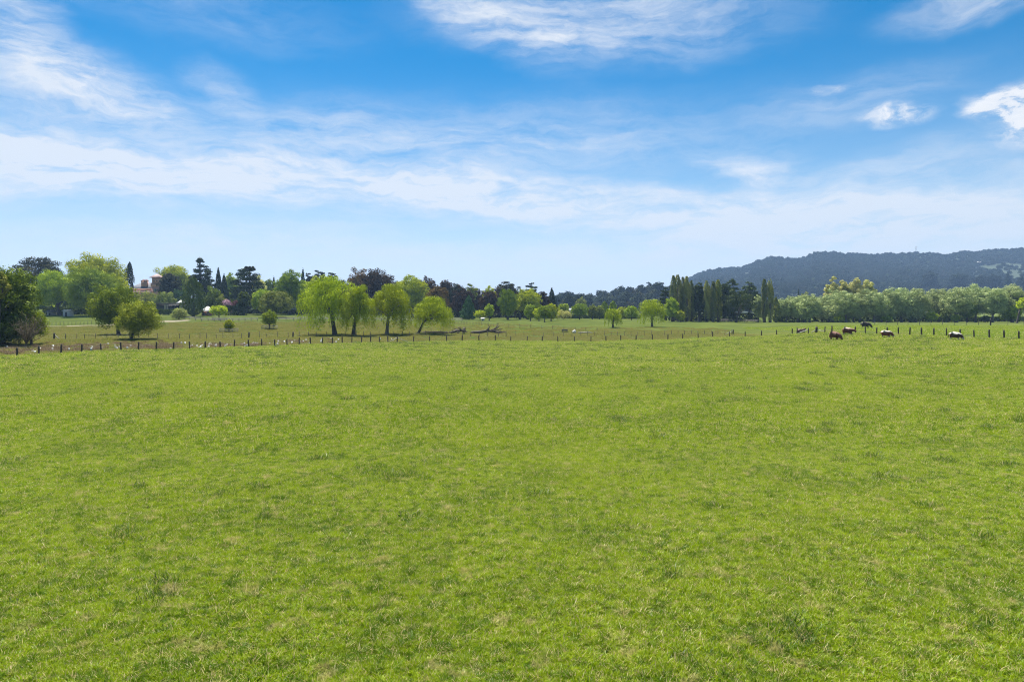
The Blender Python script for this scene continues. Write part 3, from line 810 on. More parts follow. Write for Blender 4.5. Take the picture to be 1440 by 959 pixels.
T('layer', 347, 377, 52, 330, 'pine', 'big dark cedar with stepped branches at the middle of the rise', base=.12, nmul=1.2)
T('gum', 351, 374, 18, 331, 'cedar', 'flat tabled crown of a cedar topping the big dark cedar', base=.85, name='cedar_tree', cat='cedar')
T('shrub', 363, 388, 22, 345, 'gold', 'golden yellow tree showing behind the big dark cedar', base=.1, name='broadleaf_tree', cat='tree')
T('broad', 377, 390, 18, 400, 'green', 'small rounded tree behind the golden tree', group=GB)
T('cone', 385, 388, 13, 390, 'pine', 'small dark conifer with a pointed tip right of the golden tree')
T('broad', 407, 378, 42, 300, 'green', 'tall dome of mid green leaves left of the first weeping willow', base=.08, group=GB, nmul=1.1)
T('broad', 369, 404, 32, 292, 'spring', 'leafy green tree below the golden tree', base=.05, group=GB)
T('broad', 388, 407, 46, 268, 'grey', 'grey green spreading tree on the lawn in front of the tall dome', base=.05, group=GB)
T('broad', 308, 429, 25, 250, 'yellow', 'small bright yellow tree with a trunk, on the lawn by the shed', base=.25)
T('shrub', 252, 433, 22, 248, 'pale', 'pale variegated shrub at the end of the sandy track', base=.0)
T('shrub', 318, 420, 19, 292, 'pink', 'pink flowering rhododendron bush on the lawn edge', base=.0, cat='flowering bush')
T('shrub', 335, 419, 18, 293, 'maroon', 'maroon leaved bush beside the pink flowering one', base=.0)
T('shrub', 312, 415, 14, 318, 'olive', 'little olive bush behind the pink flowering one', base=.0)
T('broad', 343, 408, 20, 288, 'deep', 'dark slender tree at the foot of the big cedar', base=.1, group=GB)
T('broad', 322, 449, 15, 166, 'lime', 'young bright green tree inside the nearer square timber guard', base=.1, nmul=2.2)
T('broad', 379, 436, 21, 182, 'spring', 'taller young green tree inside the farther square timber guard', base=.12, nmul=2)
T('broad', 434, 393, 26, 320, 'yellow', 'yellow green tree behind the left side of the first willow', base=.1)
T('broad', 427, 403, 28, 300, 'green', 'leafy mid green tree between the tall dome and the first willow', base=.05, group=GB)
T('cone', 426, 376, 14, 400, 'pine', 'dark conifer tip showing above the tall dome on its right')
T('broad', 435, 381, 14, 410, 'cedar', 'dark rounded tree top right of the dark conifer tip', base=.1)
T('broad', 443, 385, 18, 380, 'lime', 'light green tree top above the yellow green tree', group=GB)
T('column', 453, 383, 11, 385, 'pine', 'small dark cypress above the first willow', base=.02)
T('broad', 460, 387, 12, 392, 'spring', 'light green tree top right of the small dark cypress', group=GB)
T('layer', 448, 380, 26, 440, 'pine', 'dark pine far behind the light tree tops', name='pine_tree', cat='pine')
T('layer', 466, 382, 22, 445, 'pine', 'dark pine far behind, directly above the first willow crown', name='pine_tree', cat='pine')
# willows
WG = 'weeping willows behind the post fence'
T('willow', 461, 388, 82, 150, 'willow', 'largest weeping willow, dark leaning trunk, left end of the willow group', group=WG, foot=471, nmul=1.25, trunk_r=.5, base=.34)
T('willow', 504, 399, 46, 147, 'willow', 'narrow willow with a dark trunk leaning right, second in the willow group', group=WG, foot=497, nmul=1.25, trunk_r=.42, base=.32)
T('willow', 549, 399, 62, 153, 'willow', 'willow with a double grey trunk, third in the willow group', group=WG, foot=544, nmul=1.25, trunk_r=.4, base=.34, bark=BARKG)
T('willow', 608, 417, 64, 156, 'willow', 'lowest willow leaning right over the dark debris, fourth in the willow group', group=WG, foot=588, nmul=1.25, trunk_r=.32, base=.3, lean=2.0)
# copper beeches and the mixed wood behind the willows
CB = 'copper beeches behind the willows'
T('broad', 508, 377, 44, 335, 'bronze', 'bronze tipped copper beech rising behind the second willow', group=CB, base=.05)
T('broad', 531, 376, 50, 332, 'copper', 'dark copper beech dome between the second and third willow', group=CB, base=.05)
T('broad', 580, 386, 48, 305, 'lime', 'fresh light green tree between the two groups of copper beeches', base=.05, group=GB)
T('broad', 600, 389, 36, 340, 'copper', 'dark copper beech behind the fresh light green tree', group=CB, base=.05)
T('broad', 616, 400, 32, 300, 'bronze', 'rust tipped copper beech above the lowest willow', group=CB, base=.03)
T('broad', 628, 394, 34, 338, 'copper', 'purple brown beech in the dark mass right of the rust tipped one', group=CB, base=.03)
T('broad', 643, 397, 30, 330, 'gum', 'dark green round tree joined to the purple brown beech', base=.03)
T('gum', 661, 399, 22, 350, 'grey', 'thin crowned tree with a ragged top above the blue green cone', base=.3)
T('broad', 652, 404, 34, 318, 'copper', 'dark brown tree filling the gap behind the blue green cone', base=.02, group=CB)
T('cone', 659, 414, 28, 282, 'blue', 'blue green conical tree standing in front of the copper beeches', base=.02)
T('broad', 675, 436, 18, 272, 'yellow', 'small round yellow tree at the foot of the dark wood', base=.12)
T('broad', 688, 427, 14, 270, 'spring', 'slim pale green sapling right of the small round yellow tree', base=.1)
T('broad', 689, 407, 34, 310, 'copper', 'wide dark maroon beech behind the yellow tree', base=.02, group=CB)
T('broad', 688, 403, 22, 340, 'lime', 'light green tree top over the wide maroon beech', group=GB)
T('weep', 714, 402, 30, 286, 'green', 'drooping green birch in front of the maroon beeches', base=.04)
T('layer', 712, 396, 32, 360, 'cedar', 'flat topped cedar crowning the wood behind the drooping birch', base=.4)
T('broad', 731, 410, 22, 300, 'copper', 'narrow maroon beech right of the drooping birch', base=.02, group=CB)
T('layer', 747, 397, 22, 370, 'pine', 'ragged dark pine rising behind the pale green tree', name='pine_tree', cat='pine')
T('broad', 742, 404, 38, 296, 'lime', 'large pale green tree right of the narrow maroon beech', base=.05, group=GB)
T('broad', 746, 427, 18, 265, 'spring', 'low mid green tree in front of the large pale green one', base=.06)
T('broad', 762, 408, 22, 320, 'copper', 'dark rounded beech right of the large pale green tree', base=.02, group=CB)
T('cone', 776, 404, 24, 330, 'pine', 'dark conifer ending the tall wood on its right', base=.0, nmul=1.2)
T('broad', 766, 430, 21, 242, 'green', 'small dark round tree casting a shadow at the end of the wood', base=.12, nmul=1.4)
T('shrub', 758, 432, 16, 262, 'yellow', 'yellowish bush behind the small dark round tree on its left', base=.0)
T('shrub', 775, 426, 20, 264, 'lime', 'bright bush behind the small dark round tree on its right', base=.0)
for px_, tp_, w_, k_, lb_ in ((668, 403, 26, 'copper', 'dark maroon tree closing the gap behind the thin crowned tree'), (701, 401, 28, 'copper', 'dark brown tree behind the drooping birch'),
                     (728, 406, 26, 'dusk', 'dark green tree behind the narrow maroon beech'), (592, 391, 30, 'copper', 'purple brown beech peeping over the fresh light green tree'),
                     (560, 392, 30, 'dusk', 'dark tree filling the gap behind the third willow'), (478, 390, 34, 'dusk', 'dark tree behind the first and second willows'), (754, 409, 22, 'dusk', 'dark tree behind the large pale green one')):
    T('broad', px_, tp_, w_, 362, k_, lb_, base=.0, group='dark trees filling the wood behind the willows')
for px_, tp_, w_, k_, lb_ in ((108, 384, 40, 'green', 'green tree filling the dip between the two domed trees'), (290, 392, 26, 'pine', 'dark tree behind the round bush and the barrel conifer'),
                     (334, 398, 24, 'green', 'green tree at the left foot of the big dark cedar'), (396, 396, 24, 'dusk', 'dark tree behind the leafy green tree and the tall dome'), (418, 392, 22, 'dusk', 'dark tree between the tall dome and the dark conifer tip')):
    T('broad', px_, tp_, w_, 375, k_, lb_, base=.0, group='trees filling the back of the rise')
# gap in the middle
T('broad', 791, 426, 20, 340, 'spring', 'light green tree in front of the pale distant roof', base=.02)
T('shrub', 792, 436, 24, 300, 'gold', 'yellowish low bush under the pale distant roof', base=.0)
T('broad', 800, 413, 16, 560, 'gum', 'dark round tree beyond the paddocks, left of the far wood', base=.1)
T('broad', 814, 411, 16, 580, 'gum', 'dark flat topped tree beyond the paddocks, left end of the far wood', base=.2)
T('broad', 817, 417, 16, 480, 'grey', 'pale grey green tree in front of the flat topped dark one', base=.05)
T('broad', 815, 426, 25, 300, 'green', 'round green tree with a short trunk alone at the paddock edge', base=.16, nmul=1.3)
T('broad', 833, 428, 16, 312, 'grey', 'grey green tree right of the round paddock edge tree', base=.02)
T('broad', 843, 429, 14, 315, 'grey', 'grey green tree left of the pair of upright green trees', base=.02)
T('column', 850, 424, 12, 330, 'green', 'upright green tree, left one of a pair in the gap', base=.02, name='broadleaf_tree', cat='tree')
T('column', 862, 423, 13, 332, 'green', 'upright green tree, right one of a pair in the gap', base=.02, name='broadleaf_tree', cat='tree')
T('willow', 862, 434, 25, 205, 'willow', 'smallest willow with a stout dark trunk alone in the open pasture', nmul=1.8, trunk_r=.3, base=.38, group='willows in the open pasture')
T('shrub', 874, 431, 16, 320, 'lime', 'light bush beside the white farm roofs', base=.0)
T('broad', 888, 430, 20, 300, 'spring', 'low light green tree between the two pasture willows', base=.02)
T('willow', 917, 421, 40, 212, 'willow', 'taller weeping willow in the open pasture, left of the poplars', nmul=1.5, trunk_r=.34, base=.36, group='willows in the open pasture')
T('broad', 945, 416, 22, 280, 'spring', 'yellow green tree right behind the taller pasture willow', base=.02, nmul=1.2)
T('shrub', 957, 436, 12, 276, 'lime', 'bright low bush at the foot of the poplars', base=.0)
# poplars
PG = 'poplars in the tall group'
T('layer', 936, 402, 18, 310, 'pine', 'dark pine at the left side of the poplars', base=.05, name='pine_tree', cat='pine')
for px_, tp_, k_, lb_ in ((947, 388, 'poplar_shade', 'leftmost tall poplar beside the dark pine'), (953, 387, 'poplar', 'second tall poplar from the dark pine'),
                     (960, 390, 'poplar_shade', 'third tall poplar from the dark pine'), (966, 389, 'poplar', 'fourth tall poplar from the dark pine, catching the light'),
                     (972, 395, 'poplar_shade', 'fifth tall poplar from the dark pine, next to the dark block of trees')):
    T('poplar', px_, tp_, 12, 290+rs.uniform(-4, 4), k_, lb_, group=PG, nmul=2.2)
T('broad', 983, 392, 20, 292, 'dusk', 'dark blocky tree filling the middle of the poplar group', base=.0, nmul=1.2)
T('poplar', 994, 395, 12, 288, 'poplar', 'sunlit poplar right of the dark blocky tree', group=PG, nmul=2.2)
T('poplar', 1003, 396, 12, 289, 'poplar_shade', 'shaded poplar between the sunlit poplar and the broad pine', group=PG, nmul=2)
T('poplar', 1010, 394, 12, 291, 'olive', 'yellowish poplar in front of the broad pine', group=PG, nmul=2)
T('broad', 1018, 393, 26, 300, 'dusk', 'dark broad pine right of the poplars', base=.02, name='pine_tree', cat='pine')
T('layer', 1031, 390, 24, 320, 'dusk', 'tallest dark pine behind the open crowned tree', base=.1, name='pine_tree', cat='pine')
T('layer', 1054, 396, 28, 318, 'dusk', 'umbrella pine right of the tallest dark pine', base=.3, name='pine_tree', cat='pine')
T('gum', 1040, 407, 46, 284, 'dusk', 'dark open crowned tree with visible limbs at the field edge', base=.12, foot=1035, nmul=1.3, name='broadleaf_tree', cat='tree')
T('broad', 1066, 413, 16, 296, 'silver', 'pale silvery tree between the umbrella pine and twin poplars', base=.02)
T('poplar', 1075, 393, 11, 289, 'poplar_shade', 'darker left poplar of the twin poplars', group='twin poplars', nmul=2.2)
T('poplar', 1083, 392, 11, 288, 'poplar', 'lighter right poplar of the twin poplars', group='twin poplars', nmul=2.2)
T('column', 1091, 418, 12, 290, 'grey', 'short upright tree tucked against the twin poplars', base=.02, name='broadleaf_tree', cat='tree')
# silvery willows along the river
SG = 'silvery willows along the river'
ORD = ['first', 'second', 'third', 'fourth', 'fifth', 'sixth', 'seventh', 'eighth', 'ninth', 'tenth', 'eleventh', 'twelfth', 'thirteenth', 'fourteenth', 'fifteenth', 'sixteenth']
row = [(1106, 417, 26), (1122, 414, 26), (1139, 413, 28), (1156, 415, 26), (1172, 410, 30), (1190, 408, 32), (1209, 409, 32), (1229, 407, 32), (1248, 405, 32), (1268, 405, 34),
       (1288, 404, 34), (1320, 405, 34), (1345, 403, 36), (1372, 401, 36), (1396, 403, 34), (1424, 401, 36)]
for i, (px_, tp_, w_) in enumerate(row):
    T('broad', px_, tp_, w_*1.18, 292+rs.uniform(-8, 8), 'silver', f'{ORD[i]} silvery green willow to the right of the twin poplars', group=SG, base=.05 if i < 11 else .1, nmul=1.25, bark=BARKG, name='willow_tree', cat='willow')
for i, (px_, w_) in enumerate(((1130, 36), (1165, 40), (1201, 40), (1240, 42), (1280, 38))):
    T('broad', px_, 424+rs.uniform(-5, 5), w_, 289, 'silver', ['low rounded silvery willow nearest the twin poplars', 'low silvery willow in front of the fourth tall one', 'low silvery willow behind the cow with the dark head', 'low silvery willow behind the white backed brown cow', 'low silvery willow at the right end of the low row'][i], group='low silvery willows in front of the row', base=.0, name='willow_tree', cat='willow')
T('column', 1330, 418, 15, 287, 'deep', 'dark ivy covered trunk between the silvery willows', base=.0, name='ivy_covered_tree', cat='tree')
T('broad', 1360, 421, 26, 287, 'green', 'darker green willow under the silvery row', base=.04)
T('column', 1282, 416, 14, 288, 'deep', 'dark ivy covered willow right of the sloping limbs', base=.0, name='ivy_covered_tree', cat='tree')
for px_, w_, tp_, lb_ in ((1179, 18, 444, 'small bright bush at the foot of the willows near the two brown cows'), (1247, 16, 443, 'small bright bush behind the white backed brown cow'),
                     (1310, 18, 438, 'light bush in the gap of the silvery willows'), (1343, 12, 441, 'light bush between the willow stems, behind the white and brown cow'),
                     (1422, 30, 426, 'big yellow green bush by the right edge'), (1386, 11, 443, 'dark round bush at the foot of the willows, near the right edge')):
    T('shrub', px_, tp_, w_, 284, 'deep' if 'dark' in lb_ else 'spring', lb_, base=.0)
T('broad', 1440, 417, 18, 262, 'yellow', 'yellow green tree cut by the right edge', base=.45, foot=1430)
# golden domes behind
for i, (px_, tp_, w_) in enumerate(((1169, 391, 22), (1188, 390, 22), (1205, 389, 24), (1221, 390, 21))):
    T('shrub', px_, tp_, w_*1.05, 335, 'gold', ['leftmost golden domed tree above the silvery willows', 'second golden domed tree from the left above the willows', 'third and widest golden domed tree above the willows', 'rightmost golden domed tree above the silvery willows'][i], group='golden domed trees behind the willows', base=.1, name='broadleaf_tree', cat='tree')
T('cone', 1123, 407, 8, 420, 'pine', 'tiny dark conifer tip above the silvery willows')
T('broad', 1133, 409, 18, 430, 'grey', 'grey green tree top right of the tiny conifer tip', base=.1)

# ------------------------------------------------------------------ hedges
def hedge(px0, px1, D, top, depth, key, label):
    _seed[0] += 1; rng = np.random.RandomState(_seed[0])
    g = ground((px0+px1)/2, D); Ln = (px1-px0)/F*D; H = zpix(top, D)-g.z
    n = int(np.clip((px1-px0)*H/D*F*6, 500, 5000))
    pos = rng.uniform(-.5, .5, (n, 3))*np.array([Ln, depth, 0]); pos[:, 2] = H*rng.rand(n)
    f = rng.randint(0, 3, n)
    pos[f == 0, 2] = H*(1-.06*rng.rand((f == 0).sum())); pos[f == 1, 1] = -depth/2+.1*rng.rand((f == 1).sum())
    pos[:, 2] *= 1+.06*np.sin(pos[:, 0]*1.3)
    size = np.sqrt(8*Ln*(H+depth)/n)*rng.uniform(.7, 1.3, n)
    v, q = leaf_quads(pos, rng.normal(0, 1, (n, 3)), size, np.ones(n)*1.1, rng)
    o = link('hedge', mesh_np('hedge', v, q, tint=rng.rand(n), mats=[leaf_mat(key)]), loc=g)
    tag(o, label, 'hedge')
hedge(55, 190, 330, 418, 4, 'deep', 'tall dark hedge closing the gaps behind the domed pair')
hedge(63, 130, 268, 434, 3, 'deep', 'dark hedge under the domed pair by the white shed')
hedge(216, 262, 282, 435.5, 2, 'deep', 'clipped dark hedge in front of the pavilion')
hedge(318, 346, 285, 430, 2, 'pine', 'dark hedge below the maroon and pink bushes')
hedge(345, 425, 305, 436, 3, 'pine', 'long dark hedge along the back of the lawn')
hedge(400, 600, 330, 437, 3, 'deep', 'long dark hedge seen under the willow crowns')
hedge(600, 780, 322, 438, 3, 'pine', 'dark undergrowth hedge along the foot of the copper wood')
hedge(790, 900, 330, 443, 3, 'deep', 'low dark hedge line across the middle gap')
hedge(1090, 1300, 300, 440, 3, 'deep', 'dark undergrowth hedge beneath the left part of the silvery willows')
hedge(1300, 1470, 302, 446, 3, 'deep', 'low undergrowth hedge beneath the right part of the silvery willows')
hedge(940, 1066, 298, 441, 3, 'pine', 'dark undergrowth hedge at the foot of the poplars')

# ------------------------------------------------------------------ fences
def gpt(px, D, h=0.0):
    g = ground(px, D); return np.array([g.x, g.y, g.z+h])
def post_mesh(rng, r=.105, h=1.15, mat=POSTM, name='post'):
    mb = MB()
    k = rng.normal(0, .012, (4, 2))
    zs = [-.25, .35*h, .75*h, h]
    mb.tube([(k[i, 0], k[i, 1], zs[i]) for i in range(4)], [r*1.05, r, r*.97, r*.9], 9)
    return mb.mesh(name, mat)
POSTS = [post_mesh(np.random.RandomState(i)) for i in range(5)]
PICK = [post_mesh(np.random.RandomState(9), .045, 1.25, PICKET), post_mesh(np.random.RandomState(12), .06, 1.15, PICKET), post_mesh(np.random.RandomState(13), .1, 1.3, POSTM)]

def place_posts(root, plist, meshes, origin, rng, hscale=(.92, 1.08), wide=1.0):
    for p in plist:
        o = link('post', meshes[rng.randint(len(meshes))], root)
        o.location = Vector(p)-origin
        s = rng.uniform(*hscale)
        o.scale = (wide*rng.uniform(.85, 1.15), wide*rng.uniform(.85, 1.15), s)
        o.rotation_euler = (rng.normal(0, .035), rng.normal(0, .035), rng.uniform(0, 6))
def wires(root, plist, origin, heights, r=.003):
    for h in heights:
        mb = MB(); mb.tube([np.array(p)-np.array(origin)+np.array([0, 0, h]) for p in plist], r, 3, cap=False)
        mb.build('wire', WIREM, root)
def brace(root, a, b, origin, r=.06, mat=None):
    mb = MB(); mb.tube([np.array(a)-np.array(origin), (np.array(a)+np.array(b))/2-np.array(origin), np.array(b)-np.array(origin)], r, 7)
    mb.build('brace', mat or PALEWOOD, root)

rng = np.random.RandomState(5)
P1 = [-60, -32, -5, 23.6, 54.8, 85.6, 115, 142, 170, 195, 220, 244, 266.6, 289, 309.4, 329.5, 349.2, 368, 386.3, 403.6, 420.7, 436.7, 453.7, 467.5, 481.4, 495, 508.5, 521, 533.4, 545.4,
      558.6, 581.5, 604, 628.2, 649.7, 673.6, 696.6, 718.4, 741.3, 762.7, 784.5, 808, 831, 852.4, 873, 894.6, 917.5, 939, 960, 981.6, 1002, 1025.7, 1047.9, 1070.6, 1092, 1114, 1121, 1137]
g0 = ground(559, float(fence_d(559)))
fz = tag(empty('post_fence', g0), 'long dark timber post fence crossing the view, left of the corner by the cattle', 'fence', 'timber post fences round the paddock')
pl = [gpt(p, float(fence_d(p))) for p in P1]
place_posts(fz, pl, POSTS, g0, rng)
wires(fz, pl, g0, (.25, .5, .75, 1.0))
gA = gpt(558.6, float(fence_d(558.6)))
brace(fz, gA+np.array([0, 0, .95]), gpt(546.5, float(fence_d(546.5)), .08), g0)
brace(fz, gA+np.array([0, 0, .95]), gpt(574, float(fence_d(574)), .08), g0)
gB = gpt(1137, float(fence_d(1137)))
brace(fz, gB+np.array([0, 0, .8]), gpt(1121, float(fence_d(1121)), .1), g0, .085)

P2 = [1148, 1160, 1170.2, 1188, 1203, 1217, 1233, 1248, 1263, 1279.2, 1296, 1313, 1331.3, 1350, 1369.4, 1391, 1412, 1433, 1456, 1480]
g1 = ground(1300, float(fence_d(1300)))
f2 = tag(empty('post_fence', g1), 'dark timber post fence on the crest behind the cattle, running to the right edge', 'fence', 'timber post fences round the paddock')
pl = [gpt(p, float(fence_d(p))) for p in P2]
place_posts(f2, pl[1:], POSTS, g1, rng, (1.0, 1.12))
so_ = link('post', POSTS[0], f2); so_.location = Vector(pl[0])-g1; so_.scale = (2.0, 2.0, 1.1)
wires(f2, pl, g1, (.25, .5, .75, 1.0))
brace(f2, np.array(pl[0])+np.array([0, 0, .75]), gpt(1141, float(fence_d(1141)), .15), g1, .07)
brace(f2, np.array(pl[0])+np.array([0, 0, .7]), np.array(pl[1])+np.array([0, 0, .25]), g1, .05)

# thin picket fence along the far side of the weedy strip
def fence2_d(px): return np.interp(px, [-60, 65, 200, 400, 600, 800, 1000, 1060], [114, 122, 130, 140, 150, 158, 160, 152])
P3 = list(np.arange(-50, 60, 14))+[76, 92, 108, 118.6, 134, 150, 166, 182, 194.5]+list(np.cumsum(rng.uniform(9, 16, 60))+194.5)
P3 = [p for p in P3 if p < 846]+list(np.arange(850, 1031, 9.4))
g2 = ground(400, 140)
f3 = tag(empty('picket_fence', g2), 'thin steel picket fence beyond the post fence, in the rough pasture', 'fence')
pl = [gpt(p, float(fence2_d(p))) for p in P3]
place_posts(f3, pl, PICK[:2], g2, rng, (.8, 1.1))
for p in (76, 350, 412, 1031):
    q = gpt(p, float(fence2_d(p))); o = link('post', PICK[2], f3); o.location = Vector(q)-g2; o.scale = (1.5, 1.5, .95)
wires(f3, pl, g2, (.3, .6, .95), .003)
qa = gpt(76, float(fence2_d(76)))
brace(f3, qa+np.array([0, 0, .95]), gpt(84.5, float(fence2_d(84)), .05), g2, .08)
brace(f3, gpt(1031, float(fence2_d(1031)), .9), gpt(1020, float(fence2_d(1020)), .1), g2, .06)

# fence along the dirt track
P4 = list(np.arange(62, 226, 5.6)); g3 = ground(130, 207)
f4 = tag(empty('picket_fence', g3), 'thin picket fence along the pale dirt track at the left', 'fence')
dk = lambda p: np.interp(p, [60, 150, 226], [203, 207, 231])
pl = [gpt(p, float(dk(p))) for p in P4]
place_posts(f4, pl, [PICK[1]], g3, rng, (.8, 1.05)); wires(f4, pl, g3, (.5, 1.0), .003)

# fence across the meadow on the right, before the river trees
P5 = [1217, 1230, 1246, 1262, 1277, 1293, 1309, 1325, 1342, 1359, 1376, 1393, 1417, 1440, 1463]; g4 = ground(1340, 205)
f5 = tag(empty('picket_fence', g4), 'sparse picket fence across the meadow in front of the silvery willows', 'fence')
pl = [gpt(p, 205.0) for p in P5]
place_posts(f5, pl, [PICK[1]], g4, rng, (1.0, 1.5)); wires(f5, pl, g4, (.5, 1.0), .003)
o = link('post', PICK[2], f5); o.location = Vector(gpt(1393, 200))-g4; o.scale = (2, 2, 1.7)

# fence behind the fallen log and through the middle pasture
P6 = list(np.arange(640, 700, 4.2))+list(np.arange(700, 850, 15.5)); g5 = ground(700, 212)
f6 = tag(empty('picket_fence', g5), 'thin picket fence running behind the fallen dead tree', 'fence')
pl = [gpt(p, float(np.interp(p, [640, 700, 850], [232, 205, 178]))) for p in P6]
place_posts(f6, pl, [PICK[1]], g5, rng, (.75, 1.05)); wires(f6, pl, g5, (.5, .95), .003)

# post and rail fence round the lawn
def rail_fence(p0, p1, d0, d1, label, step=9.0, h=1.2):
    n = int(round((p1-p0)/step)); ps = np.linspace(p0, p1, n+1); ds = np.linspace(d0, d1, n+1)
    g = ground((p0+p1)/2, (d0+d1)/2)
    root = tag(empty('rail_fence', g), label, 'fence', 'post and rail fences round the lawn')
    pts = [gpt(p, d) for p, d in zip(ps, ds)]
    mb0 = MB(); mb0.box(-.075, .075, -.06, .06, -.3, h); pm = mb0.mesh('post', PALEG)
    for q in pts:
        o = link('post', pm, root); o.location = Vector(q)-g
    for hh in (.5, .82, 1.1):
        mb = MB()
        for a, b in zip(pts[:-1], pts[1:]):
            a = a-np.array(g); b = b-np.array(g); yy = np.array([0, -.09, 0])
            mb.tube([a+yy+[0, 0, hh], b+yy+[0, 0, hh]], .065, 4)
        mb.build('rail', PALEG, root)
PALEG = rough_mat('grey_rail_timber', (.16,.15,.135), (.3,.28,.255), 5, .9, .2)
rail_fence(284, 362, 240, 244, 'grey post and rail fence on the lawn edge by the small yellow tree')
rail_fence(392, 650, 246, 262, 'grey post and rail fence passing behind the willow trunks', 10.5)
rail_fence(243, 283, 252, 243, 'short grey post and rail fence beside the sandy track', 8)
rail_fence(1010, 1070, 291, 293, 'grey rail fence under the dark pines at the field edge', 10)

# square timber guards round the young trees
def guard(px, D, half, label):
    g = ground(px, D); root = tag(empty('tree_guard', g), label, 'tree guard', 'square timber guards')
    pm = MB(); pm.box(-.06, .06, -.06, .06, -.2, 1.05); pm = pm.mesh('post', PALEG)
    for sx in (-1, 1):
        for sy in (-1, 1):
            o = link('post', pm, root); o.location = (sx*half, sy*half, 0)
    for hz in (.45, .9):
        for k in range(4):
            m = MB()
            if k < 2: m.box(-half, half, (-1, 1)[k]*(half+.085)-.02, (-1, 1)[k]*(half+.085)+.02, hz-.06, hz+.06)
            else: m.box((-1, 1)[k-2]*(half+.085)-.02, (-1, 1)[k-2]*(half+.085)+.02, -half, half, hz-.06, hz+.06)
            m.build('rail', PALEG, root)
guard(322, 166, 1.55, 'square timber guard round the nearer young tree')
guard(379, 182, 1.5, 'square timber guard round the farther young tree')
guard(311, 251, 2.2, 'low timber guard round the small bright yellow tree')

# ------------------------------------------------------------------ white plastic tree guards
SLEEVE = rough_mat('white_plastic', (.3,.31,.29), (.5,.51,.48), 10, .5, 0)
STAKE = rough_mat('stake_wood', (.2,.16,.1), (.3,.25,.17), 10, .8, 0)
def sleeve_mesh(h):
    mb = MB(); a = [0, 2.094, 4.189]; r = .15
    o_ = [(r*math.cos(t), r*math.sin(t)) for t in a]; i_ = [(.92*x, .92*y) for x, y in o_]
    v = [(x, y, .02) for x, y in o_]+[(x, y, h) for x, y in o_]+[(x, y, .02) for x, y in i_]+[(x, y, h) for x, y in i_]
    q = []
    for k in range(3):
        j = (k+1) % 3
        q += [(k, j, 3+j, 3+k), (6+j, 6+k, 9+k, 9+j), (3+k, 3+j, 9+j, 9+k)]
    mb.add(v, q)
    nq = 9
    mb.box(-.13, -.10, -.015, .015, -.1, h+.12)
    me = mb.mesh('tree_guard', SLEEVE); me.materials.append(STAKE)
    for p in me.polygons:
        if p.index >= nq: p.material_index = 1
    return me
SL = [sleeve_mesh(.34), sleeve_mesh(.42), sleeve_mesh(.26)]
spots = []
r2 = np.random.RandomState(21)
for lo, hi, n_ in ((-20, 60, 7), (60, 230, 18), (230, 400, 34), (400, 500, 16), (500, 560, 4)):
    for _ in range(n_):
        p = r2.uniform(lo, hi); spots.append((p, float(fence_d(p))+r2.choice([1.6, 3.4, 5.6, 8.2, 11.5])+r2.normal(0, .35)))
for p, D in spots:
    o = link('tree_guard', SL[r2.randint(3)], loc=ground(p, D)); o.rotation_euler = (r2.normal(0, .12), r2.normal(0, .12), r2.uniform(0, 6))
    tag(o, 'small white plastic sapling guard in the weedy strip behind the post fence', 'tree guard', 'white sapling guards')

# ------------------------------------------------------------------ dead wood
def dead_tree(name, px, D, label, limbs, r):
    g = ground(px, D); root = tag(empty(name, g), label, 'dead tree')
    rg = np.random.RandomState(int(px))
    mb = MB(); mb.tube(limbs[0], np.linspace(r, r*.55, len(limbs[0])), 9); mb.build('trunk', DEAD, root, smooth=True)
    for lm in limbs[1:]:
        mb = MB(); lm = np.array(lm, float); k = r*lm[0][3] if len(lm[0]) > 3 else r*.5
        mb.tube(lm[:, :3], np.linspace(k, k*.25, len(lm)), 7)
        for _ in range(9):     # twigs
            i = rg.randint(0, len(lm)-1); s = lm[i, :3]+(lm[i+1, :3]-lm[i, :3])*rg.rand()
            e = s+rg.normal(0, .45, 3)+[0, 0, .25]; e[2] = max(e[2], .05)
            mb.tube([s, (s+e)/2+rg.normal(0, .05, 3), e], [.035, .025, .01], 4)
        mb.build('limb', DEAD, root, smooth=True)
dead_tree('fallen_tree', 678, 163, 'dead fallen tree with one stub pointing up and a spray of bare branches',
  [[(-2.6, 0, .22), (-1, 0, .35), (.6, -.1, .6), (1.8, .1, .7), (3.2, .2, .45)],
   [(1.2, 0, .7, .9), (1.5, .1, 1.2, 1), (1.75, .1, 1.75, 1)],
   [(1.9, .1, .7, .6), (3, .3, 1.1, 1), (4.3, .2, 1.9, 1)], [(2.2, 0, .6, .5), (3.6, -.4, .9, 1), (4.9, -.6, 1.3, 1)], [(2.6, .2, .5, .5), (4, .6, .5, 1), (5.8, .8, .35, 1)],
   [(2.4, 0, .6, .45), (3.2, .5, 1.5, 1), (3.8, .6, 2.0, 1)], [(3, 0, .4, .5), (4.4, -.5, .3, 1), (5.6, -.7, .5, 1)]], .42)
